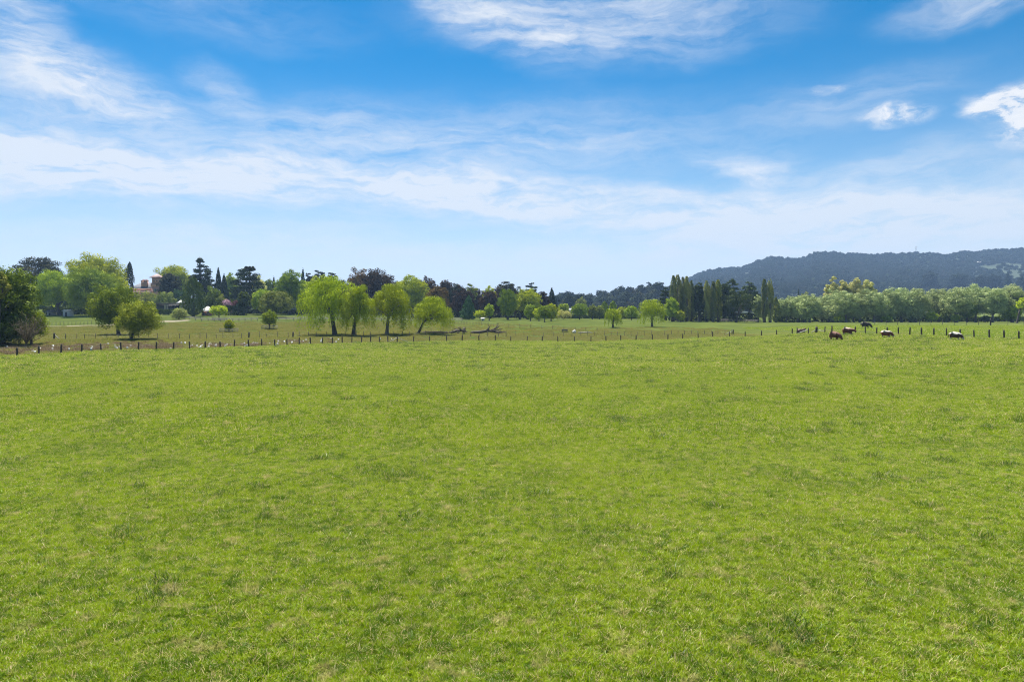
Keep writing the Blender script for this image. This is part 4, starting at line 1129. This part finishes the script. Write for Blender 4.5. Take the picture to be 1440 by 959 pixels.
dead_tree('fallen_tree', 645, 161, 'dark upturned root mass with tangled dead limbs next to the lowest willow',
  [[(-2.2, 0, .1), (-1.2, .1, .45), (-.2, 0, .75), (.8, .1, .8), (1.4, .1, .55)],
   [(1.0, 0, .7, .9), (1.45, .15, 1.15, 1), (1.6, .2, 1.5, 1)], [(.9, 0, .7, .9), (1.55, -.2, .7, 1), (1.9, -.3, .3, 1)], [(1.1, .1, .7, .8), (1.2, .4, 1.1, 1), (1.0, .6, 1.5, 1)],
   [(.6, 0, .8, .7), (.35, -.2, 1.2, 1), (-.1, -.3, 1.5, 1)], [(-.2, 0, .75, .6), (-.6, .3, 1.1, 1), (-1.2, .4, 1.25, 1)], [(-.8, 0, .6, .6), (-1.3, -.3, .5, 1), (-2.3, -.4, .2, 1)],
   [(.2, 0, .7, .6), (.1, -.4, .35, 1), (-.4, -.6, .05, 1)], [(1.2, 0, .6, .7), (1.3, -.1, .25, 1), (1.2, -.2, -.05, 1)]], .36)
dead_tree('fallen_branches', 614, 160, 'long low line of dark fallen branches under the lowest willow',
  [[(-3.5, 0, .15), (-1.5, .1, .25), (.5, 0, .3), (2.6, .1, .2)], [(-2, 0, .2, .6), (-.5, .4, .4, 1), (1.5, .6, .2, 1)], [(0, 0, .3, .6), (1.5, -.4, .35, 1), (3.4, -.3, .1, 1)], [(-3, 0, .2, .5), (-4, .2, .3, 1), (-5, .2, .05, 1)]], .3)
mb = MB(); mb.tube([(-1.7, 0, .14), (0, .1, .2), (1.9, 0, .12)], [.16, .2, .1], 8); mb.tube([(.4, .1, .2), (1.1, -.3, .42), (1.6, -.4, .4)], [.1, .07, .03], 6)
o = mb.build('log', PALEG, loc=ground(823, 170), smooth=True); tag(o, 'pale bleached log lying in the middle pasture', 'log')
# white boulder, water trough
rg = np.random.RandomState(4)
bm = bmesh.new(); bmesh.ops.create_icosphere(bm, subdivisions=3, radius=.5)
for v_ in bm.verts: v_.co *= 1+.14*math.sin(v_.co.x*7+1)*math.cos(v_.co.y*5)+.08*rg.randn()*.4; v_.co.z *= .9; v_.co.x *= 1.15
me = bpy.data.meshes.new('boulder'); bm.to_mesh(me); bm.free(); me.materials.append(rough_mat('white_stone', (.4,.39,.36), (.55,.54,.5), 4, .8, .2))
o = link('boulder', me, loc=ground(807.5, 172)+Vector((0, 0, .28))); tag(o, 'white boulder lying left of the pale log', 'rock')
tr = tag(empty('water_trough', ground(794, 176)), 'small dark water trough on legs left of the white boulder', 'trough')
TM = rough_mat('dark_trough', (.05,.05,.048), (.1,.1,.095), 5, .7, .1)
mb = MB(); mb.box(-.75, .75, -.3, .3, .3, .36); mb.box(-.75, .75, -.3, -.25, .36, .72); mb.box(-.75, .75, .25, .3, .36, .72); mb.box(-.75, -.7, -.25, .25, .36, .72); mb.box(.7, .75, -.25, .25, .36, .72); mb.build('basin', TM, tr)
for sx in (-.6, .6):
    mb = MB(); mb.box(sx-.05, sx+.05, -.25, .25, -.1, .297); mb.build('leg', TM, tr)

# ------------------------------------------------------------------ cattle
def hide(name, base, patch, lo, hi, scale, seed):
    m, nt = new_mat(name)
    tc = N(nt, 'ShaderNodeTexCoord'); mp = N(nt, 'ShaderNodeMapping'); mp.inputs['Location'].default_value = (seed, seed*.7, 0)
    L(nt, tc.outputs['Object'], mp.inputs[0])
    f = noise(nt, mp.outputs[0], scale, 2, .5)
    s = N(nt, 'ShaderNodeSeparateXYZ'); L(nt, tc.outputs['Object'], s.inputs[0])
    fz_ = math_(nt, 'MULTIPLY_ADD', f, .5, s.outputs[2])
    k = ramp(nt, fz_, lo, hi)  # paler towards the back: hide patch with top light put into it
    low = math_(nt, 'SUBTRACT', 1.0, ramp(nt, fz_, .62, .7))
    k = math_(nt, 'MAXIMUM', k, math_(nt, 'MULTIPLY', low, 0.0 if hi > 5 else .9))
    c = mixc(nt, k, base, patch)
    p = N(nt, 'ShaderNodeBsdfPrincipled', i_Roughness=.75); L(nt, c, p.inputs['Base Color'])
    o = N(nt, 'ShaderNodeOutputMaterial'); L(nt, p.outputs[0], o.inputs[0]); return m
def cow(px, D, heading, graze, mat, label, scale=1.0):
    g = ground(px, D)
    bm = bmesh.new(); sk = bm.verts.layers.skin.verify(); fat = 1.36
    def V_(x, y, z, rx, ry=None):
        v = bm.verts.new((x, y, z)); v[sk].radius = (rx*fat, (ry or rx)*fat); return v
    def chain(*vs):
        for a, b in zip(vs[:-1], vs[1:]): bm.edges.new((a, b))
    rump = V_(-.78, 0, 1.08, .24, .26); hip = V_(-.55, 0, 1.03, .33, .34); belly = V_(0, 0, .88, .39, .43); chest = V_(.45, 0, .89, .36, .41); sh = V_(.7, 0, 1.05, .25, .28)
    chain(rump, hip, belly, chest, sh)
    if graze:
        nk = V_(.95, 0, .86, .23, .25); nk2 = V_(1.1, 0, .62, .19, .2); hd = V_(1.2, 0, .42, .16, .165); mz = V_(1.4, .0, .2, .095, .1); mz2 = V_(1.45, 0, .1, .075, .08)
    else:
        nk = V_(.96, 0, 1.05, .24, .26); nk2 = V_(1.16, .05, 1.0, .2, .21); hd = V_(1.32, .1, .95, .16, .175); mz = V_(1.55, .14, .8, .1, .1); mz2 = V_(1.62, .15, .72, .08, .08)
    chain(sh, nk, nk2, hd, mz, mz2)
    for s in (-1, 1):      # ears
        e = V_(hd.co.x-.04, hd.co.y+s*.19, hd.co.z+.1, .035, .05); e2 = V_(hd.co.x-.06, hd.co.y+s*.3, hd.co.z+.1, .02, .03); chain(hd, e, e2)
    rg = np.random.RandomState(int(px))
    for s in (-1, 1):
        st = rg.uniform(-.16, .16)
        k0 = V_(.52+st*.2, s*.2, .72, .13, .12); k1 = V_(.52+st*.6, s*.2, .42, .075); k2 = V_(.5+st*.8, s*.2, .2, .05); k3 = V_(.53+st, s*.2, .03, .065); chain(chest, k0, k1, k2, k3)
        st = rg.uniform(-.14, .14)
        h0 = V_(-.58, s*.21, .75, .19, .15); h1 = V_(-.52+st*.4, s*.21, .6, .1); h2 = V_(-.72+st*.7, s*.21, .4, .065); h3 = V_(-.68+st, s*.21, .2, .05); h4 = V_(-.64+st, s*.21, .03, .065); chain(hip, h0, h1, h2, h3, h4)
    t1 = V_(-1.0, 0, 1.12, .045); t2 = V_(-1.06, 0, .8, .028); t3 = V_(-1.05, 0, .5, .05); chain(rump, t1, t2, t3)
    belly[sk].use_root = True
    me = bpy.data.meshes.new('cow_cage'); bm.to_mesh(me); bm.free()
    o = bpy.data.objects.new('cow', me); COL.objects.link(o)
    m1 = o.modifiers.new('skin', 'SKIN'); m1.use_smooth_shade = True
    m2 = o.modifiers.new('sub', 'SUBSURF'); m2.levels = 2; m2.render_levels = 2
    dg = bpy.context.evaluated_depsgraph_get()
    fin = bpy.data.meshes.new_from_object(o.evaluated_get(dg)); o.modifiers.clear(); o.data = fin; fin.name = 'cow'
    fin.materials.clear(); fin.materials.append(mat)
    o.location = g; o.rotation_euler = (0, 0, R(heading)); o.scale = (scale*.97, scale*1.05, scale*.93)
    tag(o, label, 'cow', 'cattle grazing by the fence')
red = hide('hide_red', (.11,.033,.013), (.14,.042,.017), 9, 10, 3, 1.0)
redw = hide('hide_red_white_back', (.11,.033,.013), (.4,.3,.22), 1.52, 1.64, 3, 2.0)
wht = hide('hide_white_back', (.13,.036,.016), (.5,.45,.38), 1.4, 1.48, 2.2, 3.3)
wht2 = hide('hide_white_brown', (.06,.022,.012), (.52,.47,.4), 1.36, 1.44, 1.8, 5.1)
wdark = hide('hide_dark_red', (.06,.02,.01), (.08,.027,.013), 9, 10, 3, 6.0)
blk = hide('hide_dark', (.016,.01,.008), (.03,.02,.016), 9, 10, 3, 4.0)
cow(1174, 105, -62, True, red, 'plain red brown cow grazing head down, nearest the fence corner', .92)
cow(1192, 114, -52, False, redw, 'red brown cow with a pale back standing by the fence posts', .9)
cow(1217, 150, -30, True, blk, 'dark cow grazing on the far side of the fence', .98)
cow(1246, 104, -30, True, wht, 'brown cow with a white back and white legs grazing to the right', .8)
cow(1343, 97, -50, True, wht2, 'mostly white backed dark cow grazing alone nearest the right edge', .8)
# calf lying behind the fence corner
def lying_cow(px, D, label):
    g = ground(px, D)
    bm = bmesh.new(); sk = bm.verts.layers.skin.verify()
    def V_(x, y, z, r): v = bm.verts.new((x, y, z)); v[sk].radius = (r, r*.95); return v
    a = [V_(-.75, 0, .4, .24), V_(-.4, 0, .45, .34), V_(.05, 0, .46, .38), V_(.45, 0, .5, .32), V_(.75, 0, .68, .19), V_(.98, .02, .86, .14), V_(1.2, .05, .74, .1), V_(1.28, .05, .68, .07)]
    for x, y in zip(a[:-1], a[1:]): bm.edges.new((x, y))
    for s in (-1, 1):
        f = V_(.6, s*.25, .16, .1); f2_ = V_(.85, s*.25, .1, .07); bm.edges.new((a[3], f)); bm.edges.new((f, f2_))
        h = V_(-.35, s*.36, .2, .15); h2 = V_(.02, s*.44, .1, .07); bm.edges.new((a[1], h)); bm.edges.new((h, h2))
        e = V_(.93, s*.2, .95, .03); bm.edges.new((a[5], e))
    a[2][sk].use_root = True
    me = bpy.data.meshes.new('cage'); bm.to_mesh(me); bm.free()
    o = bpy.data.objects.new('cow', me); COL.objects.link(o)
    o.modifiers.new('skin', 'SKIN').use_smooth_shade = True; m2 = o.modifiers.new('sub', 'SUBSURF'); m2.levels = 2; m2.render_levels = 2
    fin = bpy.data.meshes.new_from_object(o.evaluated_get(bpy.context.evaluated_depsgraph_get())); o.modifiers.clear(); o.data = fin; fin.name = 'cow'
    fin.materials.clear(); fin.materials.append(wdark); o.location = g; o.rotation_euler = (0, 0, R(15))
    tag(o, label, 'cow', 'cattle grazing by the fence')
lying_cow(1126, 133, 'red brown cow lying down behind the braced fence corner')

# magpie on the grass
def bird(px, D):
    g = ground(px, D); root = tag(empty('bird', g, R(200)), 'small black and white bird standing on the paddock grass', 'bird')
    bm = bmesh.new(); sk = bm.verts.layers.skin.verify()
    def V_(x, z, r, y=0): v = bm.verts.new((x, y, z)); v[sk].radius = (r, r); return v
    a = [V_(-.3, .13, .015), V_(-.16, .17, .03), V_(-.05, .19, .065), V_(.06, .22, .06), V_(.11, .28, .035), V_(.15, .31, .035), V_(.2, .305, .012), V_(.24, .3, .006)]
    for x, y in zip(a[:-1], a[1:]): bm.edges.new((x, y))
    for s in (-1, 1):
        f = V_(0, .1, .012, s*.03); f2_ = V_(.01, .0, .01, s*.03); bm.edges.new((a[2], f)); bm.edges.new((f, f2_))
    a[2][sk].use_root = True
    me = bpy.data.meshes.new('cage'); bm.to_mesh(me); bm.free()
    o = bpy.data.objects.new('body', me); COL.objects.link(o)
    o.modifiers.new('skin', 'SKIN').use_smooth_shade = True; o.modifiers.new('sub', 'SUBSURF').levels = 1
    fin = bpy.data.meshes.new_from_object(o.evaluated_get(bpy.context.evaluated_depsgraph_get())); o.modifiers.clear(); o.data = fin
    fin.materials.clear(); fin.materials.append(blk); fin.materials.append(SLEEVE)
    for p in fin.polygons:
        c = p.center
        if -.1 < c.x < -.02 and c.z > .21: p.material_index = 1
    o.parent = root
bird(897, 103)

# ------------------------------------------------------------------ buildings
PINK = rough_mat('pink_render', (.46,.24,.185), (.56,.32,.25), 2, .9, .1)
BRICK = rough_mat('dark_brick', (.16,.06,.04), (.24,.1,.07), 6, .9, .2)
SLATE = rough_mat('grey_metal_roof', (.08,.085,.1), (.13,.135,.15), 3, .9, .05, metal=.0)
WHITE = rough_mat('white_paint', (.42,.42,.41), (.52,.515,.5), 3, .7, .05)
CREAM = rough_mat('cream_render', (.3,.265,.2), (.38,.34,.28), 3, .85, .1)
DARK = rough_mat('dark_trim', (.02,.02,.022), (.04,.04,.042), 3, .6, .0)
ROOFP = rough_mat('pinkish_slate', (.2,.13,.12), (.3,.2,.18), 3, .8, .1)
def glass(name):
    m, nt = new_mat(name); p = N(nt, 'ShaderNodeBsdfPrincipled', i_Roughness=.08); p.inputs['Base Color'].default_value = (.02, .025, .03, 1)
    o = N(nt, 'ShaderNodeOutputMaterial'); L(nt, p.outputs[0], o.inputs[0]); return m
GL = glass('window_glass')
def window(root, x, y, z, w, h, frame=WHITE):
    mb = MB(); t = .09
    mb.box(x-w/2, x-w/2+t, y-.06, y+.02, z, z+h); mb.box(x+w/2-t, x+w/2, y-.06, y+.02, z, z+h)
    mb.box(x-w/2+t, x+w/2-t, y-.06, y+.02, z, z+t); mb.box(x-w/2+t, x+w/2-t, y-.06, y+.02, z+h-t, z+h); mb.box(x-.025, x+.025, y-.05, y+.0, z+t, z+h-t)
    f = mb.build('window', frame, root)
    p = MB(); p.box(x-w/2+t, x+w/2-t, y-.02, y+.015, z+t, z+h-t); p.build('pane', GL, f)

def homestead():
    D = 385.0; g = ground(206, D); root = tag(empty('homestead', g), 'pink brick homestead with a square tower and grey metal roof on the rise', 'house')
    u = D/F
    X = lambda px: at(px, D)-g.x
    Z = lambda py: zpix(py, D)-g.z
    x0, x1 = X(182), X(217); ze = Z(405.5)
    mb = MB(); mb.box(x0, x1, 0, 11, -.5, ze-.2); mb.build('wall', PINK, root)
    mb = MB(); mb.box(x0-.25, x1+.0, -.3, -.01, ze-1.0, ze-.55); mb.build('string_course', BRICK, root)
    mb = MB(); mb.pyramid(x0-.5, x1+.4, -.6, 11.6, ze, Z(397), ridge=(x1-x0)*.42, thick=.25); rf = mb.build('roof', SLATE, root)
    for cx, w_ in ((X(199.5), 2.2), (X(203.5), 1.4)):
        mb = MB(); mb.box(cx-w_/2, cx+w_/2, 1.2, 2.6, ze+.3, Z(395.2)); mb.box(cx-w_/2-.15, cx+w_/2+.15, 1.05, 2.75, Z(395.2)+.003, Z(394.2))
        mb.box(cx-.5, cx-.15, 1.6, 2.1, Z(394.2)+.003, Z(393)); mb.box(cx+.15, cx+.5, 1.6, 2.1, Z(394.2)+.003, Z(393)); mb.build('chimney', PINK, rf)
    # veranda
    mb = MB(); mb.add([(x0, -3.2, ze-2.1), (x1, -3.2, ze-2.1), (x1, -.02, ze-1.3), (x0, -.02, ze-1.3), (x0, -3.2, ze-2.25), (x1, -3.2, ze-2.25), (x1, -.02, ze-1.45), (x0, -.02, ze-1.45)],
        [(0, 1, 2, 3), (7, 6, 5, 4), (0, 4, 5, 1), (1, 5, 6, 2), (2, 6, 7, 3), (3, 7, 4, 0)]); mb.build('veranda_roof', ROOFP, root)
    for i in range(7):
        cx = x0+.2+(x1-x0-.4)*i/6; mb = MB(); mb.tube([(cx, -3.05, -.3), (cx, -3.05, ze-2.25)], .11, 8); mb.build('veranda_post', WHITE, root)
    for i in range(5): window(root, x0+1.6+(x1-x0-3.2)*i/4, -.02, ze-4.6, 1.1, 2.2)
    # tower
    tx0, tx1 = X(215), X(225.5); td = tx1-tx0; y0 = -1.4
    zt0, zt1, zt2 = Z(403), Z(399.3), Z(391)
    mb = MB(); mb.box(tx0, tx1, y0, y0+td, -.5, zt0); mb.box(tx0+.15, tx1-.15, y0+.15, y0+td-.15, zt1+.25, zt2); tw = mb.build('tower', PINK, root)
    mb = MB(); mb.box(tx0-.35, tx1+.35, y0-.35, y0+td+.35, zt0+.003, zt1); mb.build('balcony', PINK, tw)
    mb = MB(); mb.box(tx0-.45, tx1+.45, y0-.45, y0+td+.45, zt1+.003, zt1+.247); mb.build('balcony_rail', BRICK, tw)
    mb = MB(); mb.pyramid(tx0-.9, tx1+.9, y0-.9, y0+td+.9, zt2+.28, Z(385), thick=.25); mb.tube([((tx0+tx1)/2, y0+td/2, Z(385)-.1), ((tx0+tx1)/2, y0+td/2, Z(384)+.3)], .07, 6); mb.build('tower_roof', ROOFP, tw)
    for k in (-.8, .8):
        window(tw, (tx0+tx1)/2+k, y0+.13, Z(396.6), .62, 1.0, BRICK)
    window(tw, (tx0+tx1)/2, y0-.02, Z(411), 1.0, 1.9)
homestead()

def pavilion():
    D = 300.0; g = ground(238, D); root = tag(empty('pavilion', g), 'low dark pavilion with cream pillars and a white tented roof peak', 'pavilion')
    X = lambda px: at(px, D)-g.x
    Z = lambda py: zpix(py, D)-g.z
    x0, x1, h = X(214), X(263), Z(426.2)
    mb = MB(); mb.box(x0, x1, 2.6, 2.8, -.4, h-.5); mb.build('back_wall', DARK, root)
    mb = MB(); mb.box(x0-.3, x1+.3, -.5, 3.4, h-.45, h); mb.build('roof', DARK, root)
    v_ = hedge_top = None
    for a, b in ((230.5, 233), (234.4, 236), (253.5, 256.2), (258.5, 260), (260.8, 263)):
        mb = MB(); mb.box(X(a), X(b), 0, .5, -.4, h-.453); mb.build('pillar', CREAM, root)
    mb = MB(); mb.pyramid(X(247.5), X(257), .2, 3.0, h+.05, Z(421.8), thick=.04); mb.build('tent_roof', WHITE, root)
    for cx in (X(240), X(245), X(249.5)): window(root, cx, 2.58, .5, 1.1, h-1.4, DARK)
pavilion()
def shed():
    D = 278.0; g = ground(290, D); root = tag(empty('shed', g), 'small brick shed with a pale pyramid roof beside the barrel conifer', 'shed')
    X = lambda px: at(px, D)-g.x
    Z = lambda py: zpix(py, D)-g.z
    x0, x1, h = X(283.5), X(296), Z(437.6)
    mb = MB(); mb.box(x0, x1, 0, 3.4, -.4, h-.15); mb.build('wall', BRICK, root)
    mb = MB(); mb.pyramid(x0-.45, x1+.45, -.45, 3.85, h, Z(430.8), ridge=.3, thick=.12); mb.build('roof', WHITE, root)
    mb = MB(); mb.box(X(284.5), X(288), -.06, -.003, -.1, h-.6); d_ = mb.build('door', DARK, root)
    mb = MB(); mb.tube([(X(287.5), -.1, .9), (X(287.5), -.1, 1.05)], .03, 6); mb.build('handle', WHITE, d_)
    window(root, X(292.5), -.02, .8, 1.0, .9)
shed()
def small_shed(px, D, w, py, label, wall, roof, depth=3.0, rise=.8):
    g = ground(px, D); root = tag(empty('farm_shed', g), label, 'shed', 'far farm sheds')
    h = zpix(py, D)-g.z; W2 = w/F*D/2
    mb = MB(); mb.box(-W2, W2, 0, depth, -.4, h-rise); mb.build('wall', wall, root)
    mb = MB(); mb.add([(-W2-.3, -.3, h-rise-.1), (W2+.3, -.3, h-rise-.1), (W2+.3, depth/2, h), (-W2-.3, depth/2, h), (W2+.3, depth+.3, h-rise-.1), (-W2-.3, depth+.3, h-rise-.1),
                       (-W2-.3, -.3, h-rise), (W2+.3, -.3, h-rise), (W2+.3, depth/2, h+.1), (-W2-.3, depth/2, h+.1), (W2+.3, depth+.3, h-rise), (-W2-.3, depth+.3, h-rise)],
           [(1, 0, 3, 2), (2, 3, 5, 4), (6, 7, 8, 9), (9, 8, 10, 11), (0, 1, 7, 6), (5, 11, 10, 4), (0, 6, 9, 3), (3, 9, 11, 5), (1, 2, 8, 7), (2, 4, 10, 8)])
    mb.build('roof', roof, root)
    mb = MB(); mb.box(-W2*.35, W2*.25, -.05, -.003, -.1, max(h-rise-.5, .8)); mb.build('door', DARK, root)
small_shed(93, 255, 9, 435.6, 'small white shed beneath the domed pair of trees', WHITE, WHITE, 2.4, .4)
small_shed(70, 262, 8, 436.5, 'low grey shed half hidden left of the white one', CREAM, SLATE, 2.4, .5)
small_shed(792, 420, 24, 433.8, 'long pale roofed shed far off in the middle gap', CREAM, WHITE, 9, 1.2)
small_shed(874, 400, 12, 437.2, 'white roofed farm shed far off left of the low light tree', CREAM, WHITE, 8, .9)
small_shed(884, 380, 10, 438.6, 'smaller white roofed farm shed behind the low light tree', CREAM, WHITE, 7, .7)
small_shed(679, 268, 4, 447, 'tiny white hut at the foot of the dark wood', WHITE, WHITE, 1.5, .3)

# ------------------------------------------------------------------ far hills and their forest
HSKY = [(860, 432), (900, 424), (940, 408), (972, 389.7), (993, 380), (1019, 376.4), (1040, 376), (1056, 371), (1070, 364.4), (1090, 360), (1108, 363), (1135, 361.5), (1143, 356.5), (1153, 354), (1173, 354.6),
        (1216, 357), (1240, 356.2), (1256, 355.4), (1305, 354.8), (1331, 358), (1356, 353), (1376, 354), (1391, 351), (1421, 349.8), (1440, 348.4), (1600, 345), (1800, 352)]
HD0, HDR, HD1 = 900.0, 2000.0, 3200.0
def hill_z(px, D):
    zr = CAMZ+(HZ-np.interp(px, *zip(*HSKY)))/F*HDR-9
    s = np.clip((D-HD0)/(HDR-HD0), 0, 1)
    s = s**1.15*(1-.12*np.sin(s*math.pi))
    k = np.clip((D-HDR)/(HD1-HDR), 0, 1)
    return 1.8+(zr-1.8)*s*(1-.75*k*k*(3-2*k))+3*np.sin(px*.05+D*.004)*np.sin(D*.009)*s*(1-s)*4
def heightfield(name, fz, p0, p1, np_, d0, d1, nd, mat):
    P, Dd = np.meshgrid(np.linspace(p0, p1, np_), np.linspace(d0, d1, nd), indexing='ij')
    z = fz(P, Dd)
    v = np.stack([(P-720)/F*Dd, Dd, z], -1).reshape(-1, 3)
    i, k = np.meshgrid(np.arange(np_-1), np.arange(nd-1), indexing='ij')
    q = np.stack([i*nd+k, (i+1)*nd+k, (i+1)*nd+k+1, i*nd+k+1], -1).reshape(-1, 4)
    return link(name, mesh_np(name, v, q, mats=[mat], smooth=True))
HG = rough_mat('hill_pasture', (.011,.024,.006), (.02,.038,.009), .02, 1, 0)
tag(heightfield('hill', hill_z, 850, 1800, 160, HD0, HD1, 60, HG), 'long forested hill on the right horizon', 'hill', kind='structure')
RSKY = [(-400, 428), (300, 424), (700, 426), (784, 419), (795, 416), (820, 415), (847, 414), (871, 409), (884, 407), (901, 405), (916, 402), (930, 402), (960, 408), (1010, 418), (1100, 432)]
def rise_z(px, D):
    zr = CAMZ+(HZ-np.interp(px, *zip(*RSKY)))/F*800-13
    s = np.clip((D-620)/180, 0, 1); k = np.clip((D-800)/500, 0, 1)
    return 1.5+np.maximum(zr-1.5, 0)*s*s*(3-2*s)*(1-k)
tag(heightfield('wooded_rise', rise_z, -400, 1110, 120, 600, 1300, 24, HG), 'low wooded rise closing the gap in the middle', 'hill', kind='structure')

def clump_proto(i, h, w, key, n=900):
    rg = np.random.RandomState(300+i)
    C = shell_points(9, w*.34, w*.34, h*.24, rg, -.4)+np.array([0, 0, h*.62]); C = np.concatenate([C, [[0, 0, h*.62]]])
    rad = rg.uniform(.75, 1.3, len(C))*w*.22
    pos, nrm, tint = clump_leaves(C, rad, n, rg, .8, .2)
    size = np.sqrt(8*w*h*.75/n)*rg.uniform(.7, 1.3, n)
    v, q = leaf_quads(pos, nrm, size, np.ones(n)*1.15, rg)
    return mesh_np('canopy', v, q, tint=tint, mats=[leaf_mat(key)])
fc = proto_coll('canopies', [clump_proto(i, h, w, k) for i, (h, w, k) in enumerate(((13, 12, 'gum'), (16, 11, 'gum'), (11, 13, 'gum'), (14, 9, 'cedar'), (18, 13, 'gum'), (12, 12, 'dusk')))])
def forest(name, pts, fz, label, wts, size=1.0):
    global zt
    keep = zt
    zt = fz
    try: scatter(name, fc, pts, rs.uniform(.7, 1.15, len(pts))*size, rs.choice(6, len(pts), p=wts), label, cat='forest', zoff=-2.0)
    finally: zt = keep
def hz_xy(x, y): return hill_z(720+F*np.asarray(x)/np.asarray(y), np.asarray(y, float))
def rz_xy(x, y): return rise_z(720+F*np.asarray(x)/np.asarray(y), np.asarray(y, float))
n_ = 24000
D = np.sqrt(rs.uniform(930**2, 2150**2, n_)); px = rs.uniform(865, 1790, n_)
py = HZ-(hill_z(px, D)-CAMZ)*F/D
def ell(cx, cy, wx, wy, rot=0): 
    c, s = math.cos(R(rot)), math.sin(R(rot)); dx, dy = px-cx, py-cy
    return ((dx*c+dy*s)/wx)**2+((-dx*s+dy*c)/wy)**2
clear = (ell(1415, 377, 44, 5.5, -2) < 1) | (ell(1428, 386, 24, 9, 12) < 1) | (ell(1340, 368, 16, 2.5, -6) < .7) | (ell(1372, 390, 6, 9, 20) < 1)
clear &= rs.rand(n_) < .9
keep = ~clear & ((py < 412) | (rs.rand(n_) < .5))
forest('forest', np.stack([at(px, D), D], -1)[keep], hz_xy, 'dense dark eucalyptus forest covering the hill', [.24, .2, .22, .12, .17, .05], .8)
n_ = 2600
D = np.sqrt(rs.uniform(640**2, 830**2, n_)); px = rs.uniform(-380, 1090, n_)
forest('forest', np.stack([at(px, D), D], -1), rz_xy, 'dark forest on the low rise in the middle gap', [.25, .22, .2, .12, .15, .06])
# single trees that stand out on the rise and lower slopes
def far_tree(kind, px, top, w, D, fz, key, label, **kw):
    global ground
    keep = ground
    ground = lambda p, d: Vector((at(p, d), d, float(fz(p, d))-.5))
    try: return tree(kind, px, top, w, D, key, label, nmul=2.2, **kw)
    finally: ground = keep
FT = 'gum trees standing out on the far rise'
for px_, tp_, w_, lb_ in ((871, 405.5, 11, 'leftmost gum tree standing proud of the far wood'), (884, 403.5, 11, 'second gum tree standing proud of the far wood, above the pasture willow'),
                     (901, 399.5, 14, 'third gum tree standing proud of the far wood, with a ragged crown'), (913, 394.5, 9, 'thin tall gum tree highest on the far wood'),
                     (925, 397.5, 17, 'wide gum tree at the right end of the far wood'), (819, 412, 13, 'flat gum tree at the left end of the far wood')):
    far_tree('gum', px_, tp_, w_, 790, rise_z, 'gum', lb_, group=FT, base=.3)
HT = 'separate trees on the lower hill slope'
for px_, tp_, w_, D_, kd_, lb_ in ((1417, 382, 17, 1150, 'cone', 'dark conifer alone on the hill pasture near the right edge'), (1398, 384, 20, 1180, 'broad', 'round dark tree left of the lone hill conifer'),
                          (1380, 386, 18, 1200, 'broad', 'round dark tree on the slope below the hill house'), (1437, 388, 16, 1120, 'broad', 'round dark tree at the right edge of the hill pasture'),
                          (1348, 383, 24, 1230, 'broad', 'wide grey tree on the slope left of the hill pasture'), (1308, 382, 22, 1250, 'broad', 'dark tree beside the small clearing on the slope')):
    far_tree(kd_, px_, tp_, w_, D_, hill_z, 'gum', lb_, group=HT, base=.05)
# house on the hill
def hill_house():
    p = 1378
    ds = np.arange(1200, 2000, 5.0); rows = HZ-(hill_z(p, ds)-CAMZ)*F/ds
    D = float(ds[np.argmin(np.abs(rows-372.5))]); x = at(p, D); z = float(hill_z(p, D)); u = D/F; zz = z
    root = tag(empty('hill_house', (x, D-14, min(z, zz))), 'far white house with a dark roof among the trees on the hill', 'house')
    h = 4.2
    mb = MB(); mb.box(-9*u, -4.5*u, 0, 9, -2, h); mb.build('wall', WHITE, root)
    mb = MB(); mb.box(-4.4*u, 8*u, 0, 10, -2, h-.5); mb.build('wall', CREAM, root)
    mb = MB(); mb.pyramid(-5*u, 8.6*u, -.8, 10.8, h+.1, h+4.5, ridge=8*u, thick=.4); mb.build('roof', DARK, root)
    mb = MB(); mb.pyramid(-9.6*u, -5.1*u, -.8, 9.8, h+.6, h+3.4, ridge=1.5*u, thick=.4); mb.build('roof', WHITE, root)
    mb = MB(); mb.box(4.6*u, 6.2*u, -1.2, .5, h+1.2, h+3.6); mb.build('dormer', WHITE, root)
    for k in (-2.5, 0.5, 3.5): window(root, k*u, -.03, h-3.2, 2.2, 1.8)
hill_house()
# mast on the ridge
D = 2010.0; z0 = float(hill_z(1288, D)); mz = Vector((at(1288, D), D, z0))
root = tag(empty('lattice_mast', mz), 'thin lattice mast standing on the hill skyline', 'mast')
H_ = zpix(346.5, D)-z0; mb = MB()
for sx, sy in ((-1, -1), (1, -1), (1, 1), (-1, 1)): mb.tube([(sx*1.3, sy*1.3, -2), (sx*.35, sy*.35, H_)], .12, 4)
zz = np.linspace(0, H_, 9)
for a, b in zip(zz[:-1], zz[1:]):
    wa, wb = 1.3-.95*a/H_, 1.3-.95*b/H_
    for s in (-1, 1): mb.tube([(-wa, s*wa, a), (wb, s*wb, b)], .07, 3); mb.tube([(s*wa, -wa, a), (s*wb, wb, b)], .07, 3)
mb.build('frame', SLATE, root)
for k, (hx, hz_) in enumerate(((1.0, .93), (-1.0, .85), (.9, .78))):
    m = MB(); m.tube([(hx, -.5, H_*hz_), (hx, -1.1, H_*hz_)], [.3, 1.1], 10); m.build('dish', WHITE, root)

# ------------------------------------------------------------------ air: one box of thin haze round everything
hv = MB(); hv.box(-3750, 3750, -3750, 3750, -6.5, 214)
hm, nt = new_mat('thin_haze')
pv = N(nt, 'ShaderNodeVolumePrincipled'); pv.inputs['Color'].default_value = (.4, .62, 1, 1); pv.inputs['Density'].default_value = .00012; pv.inputs['Anisotropy'].default_value = .2
o_ = N(nt, 'ShaderNodeOutputMaterial'); L(nt, pv.outputs[0], o_.inputs['Volume'])
hz = hv.build('haze', hm); tag(hz, 'thin blue haze softening the far hill', 'haze', kind='stuff')
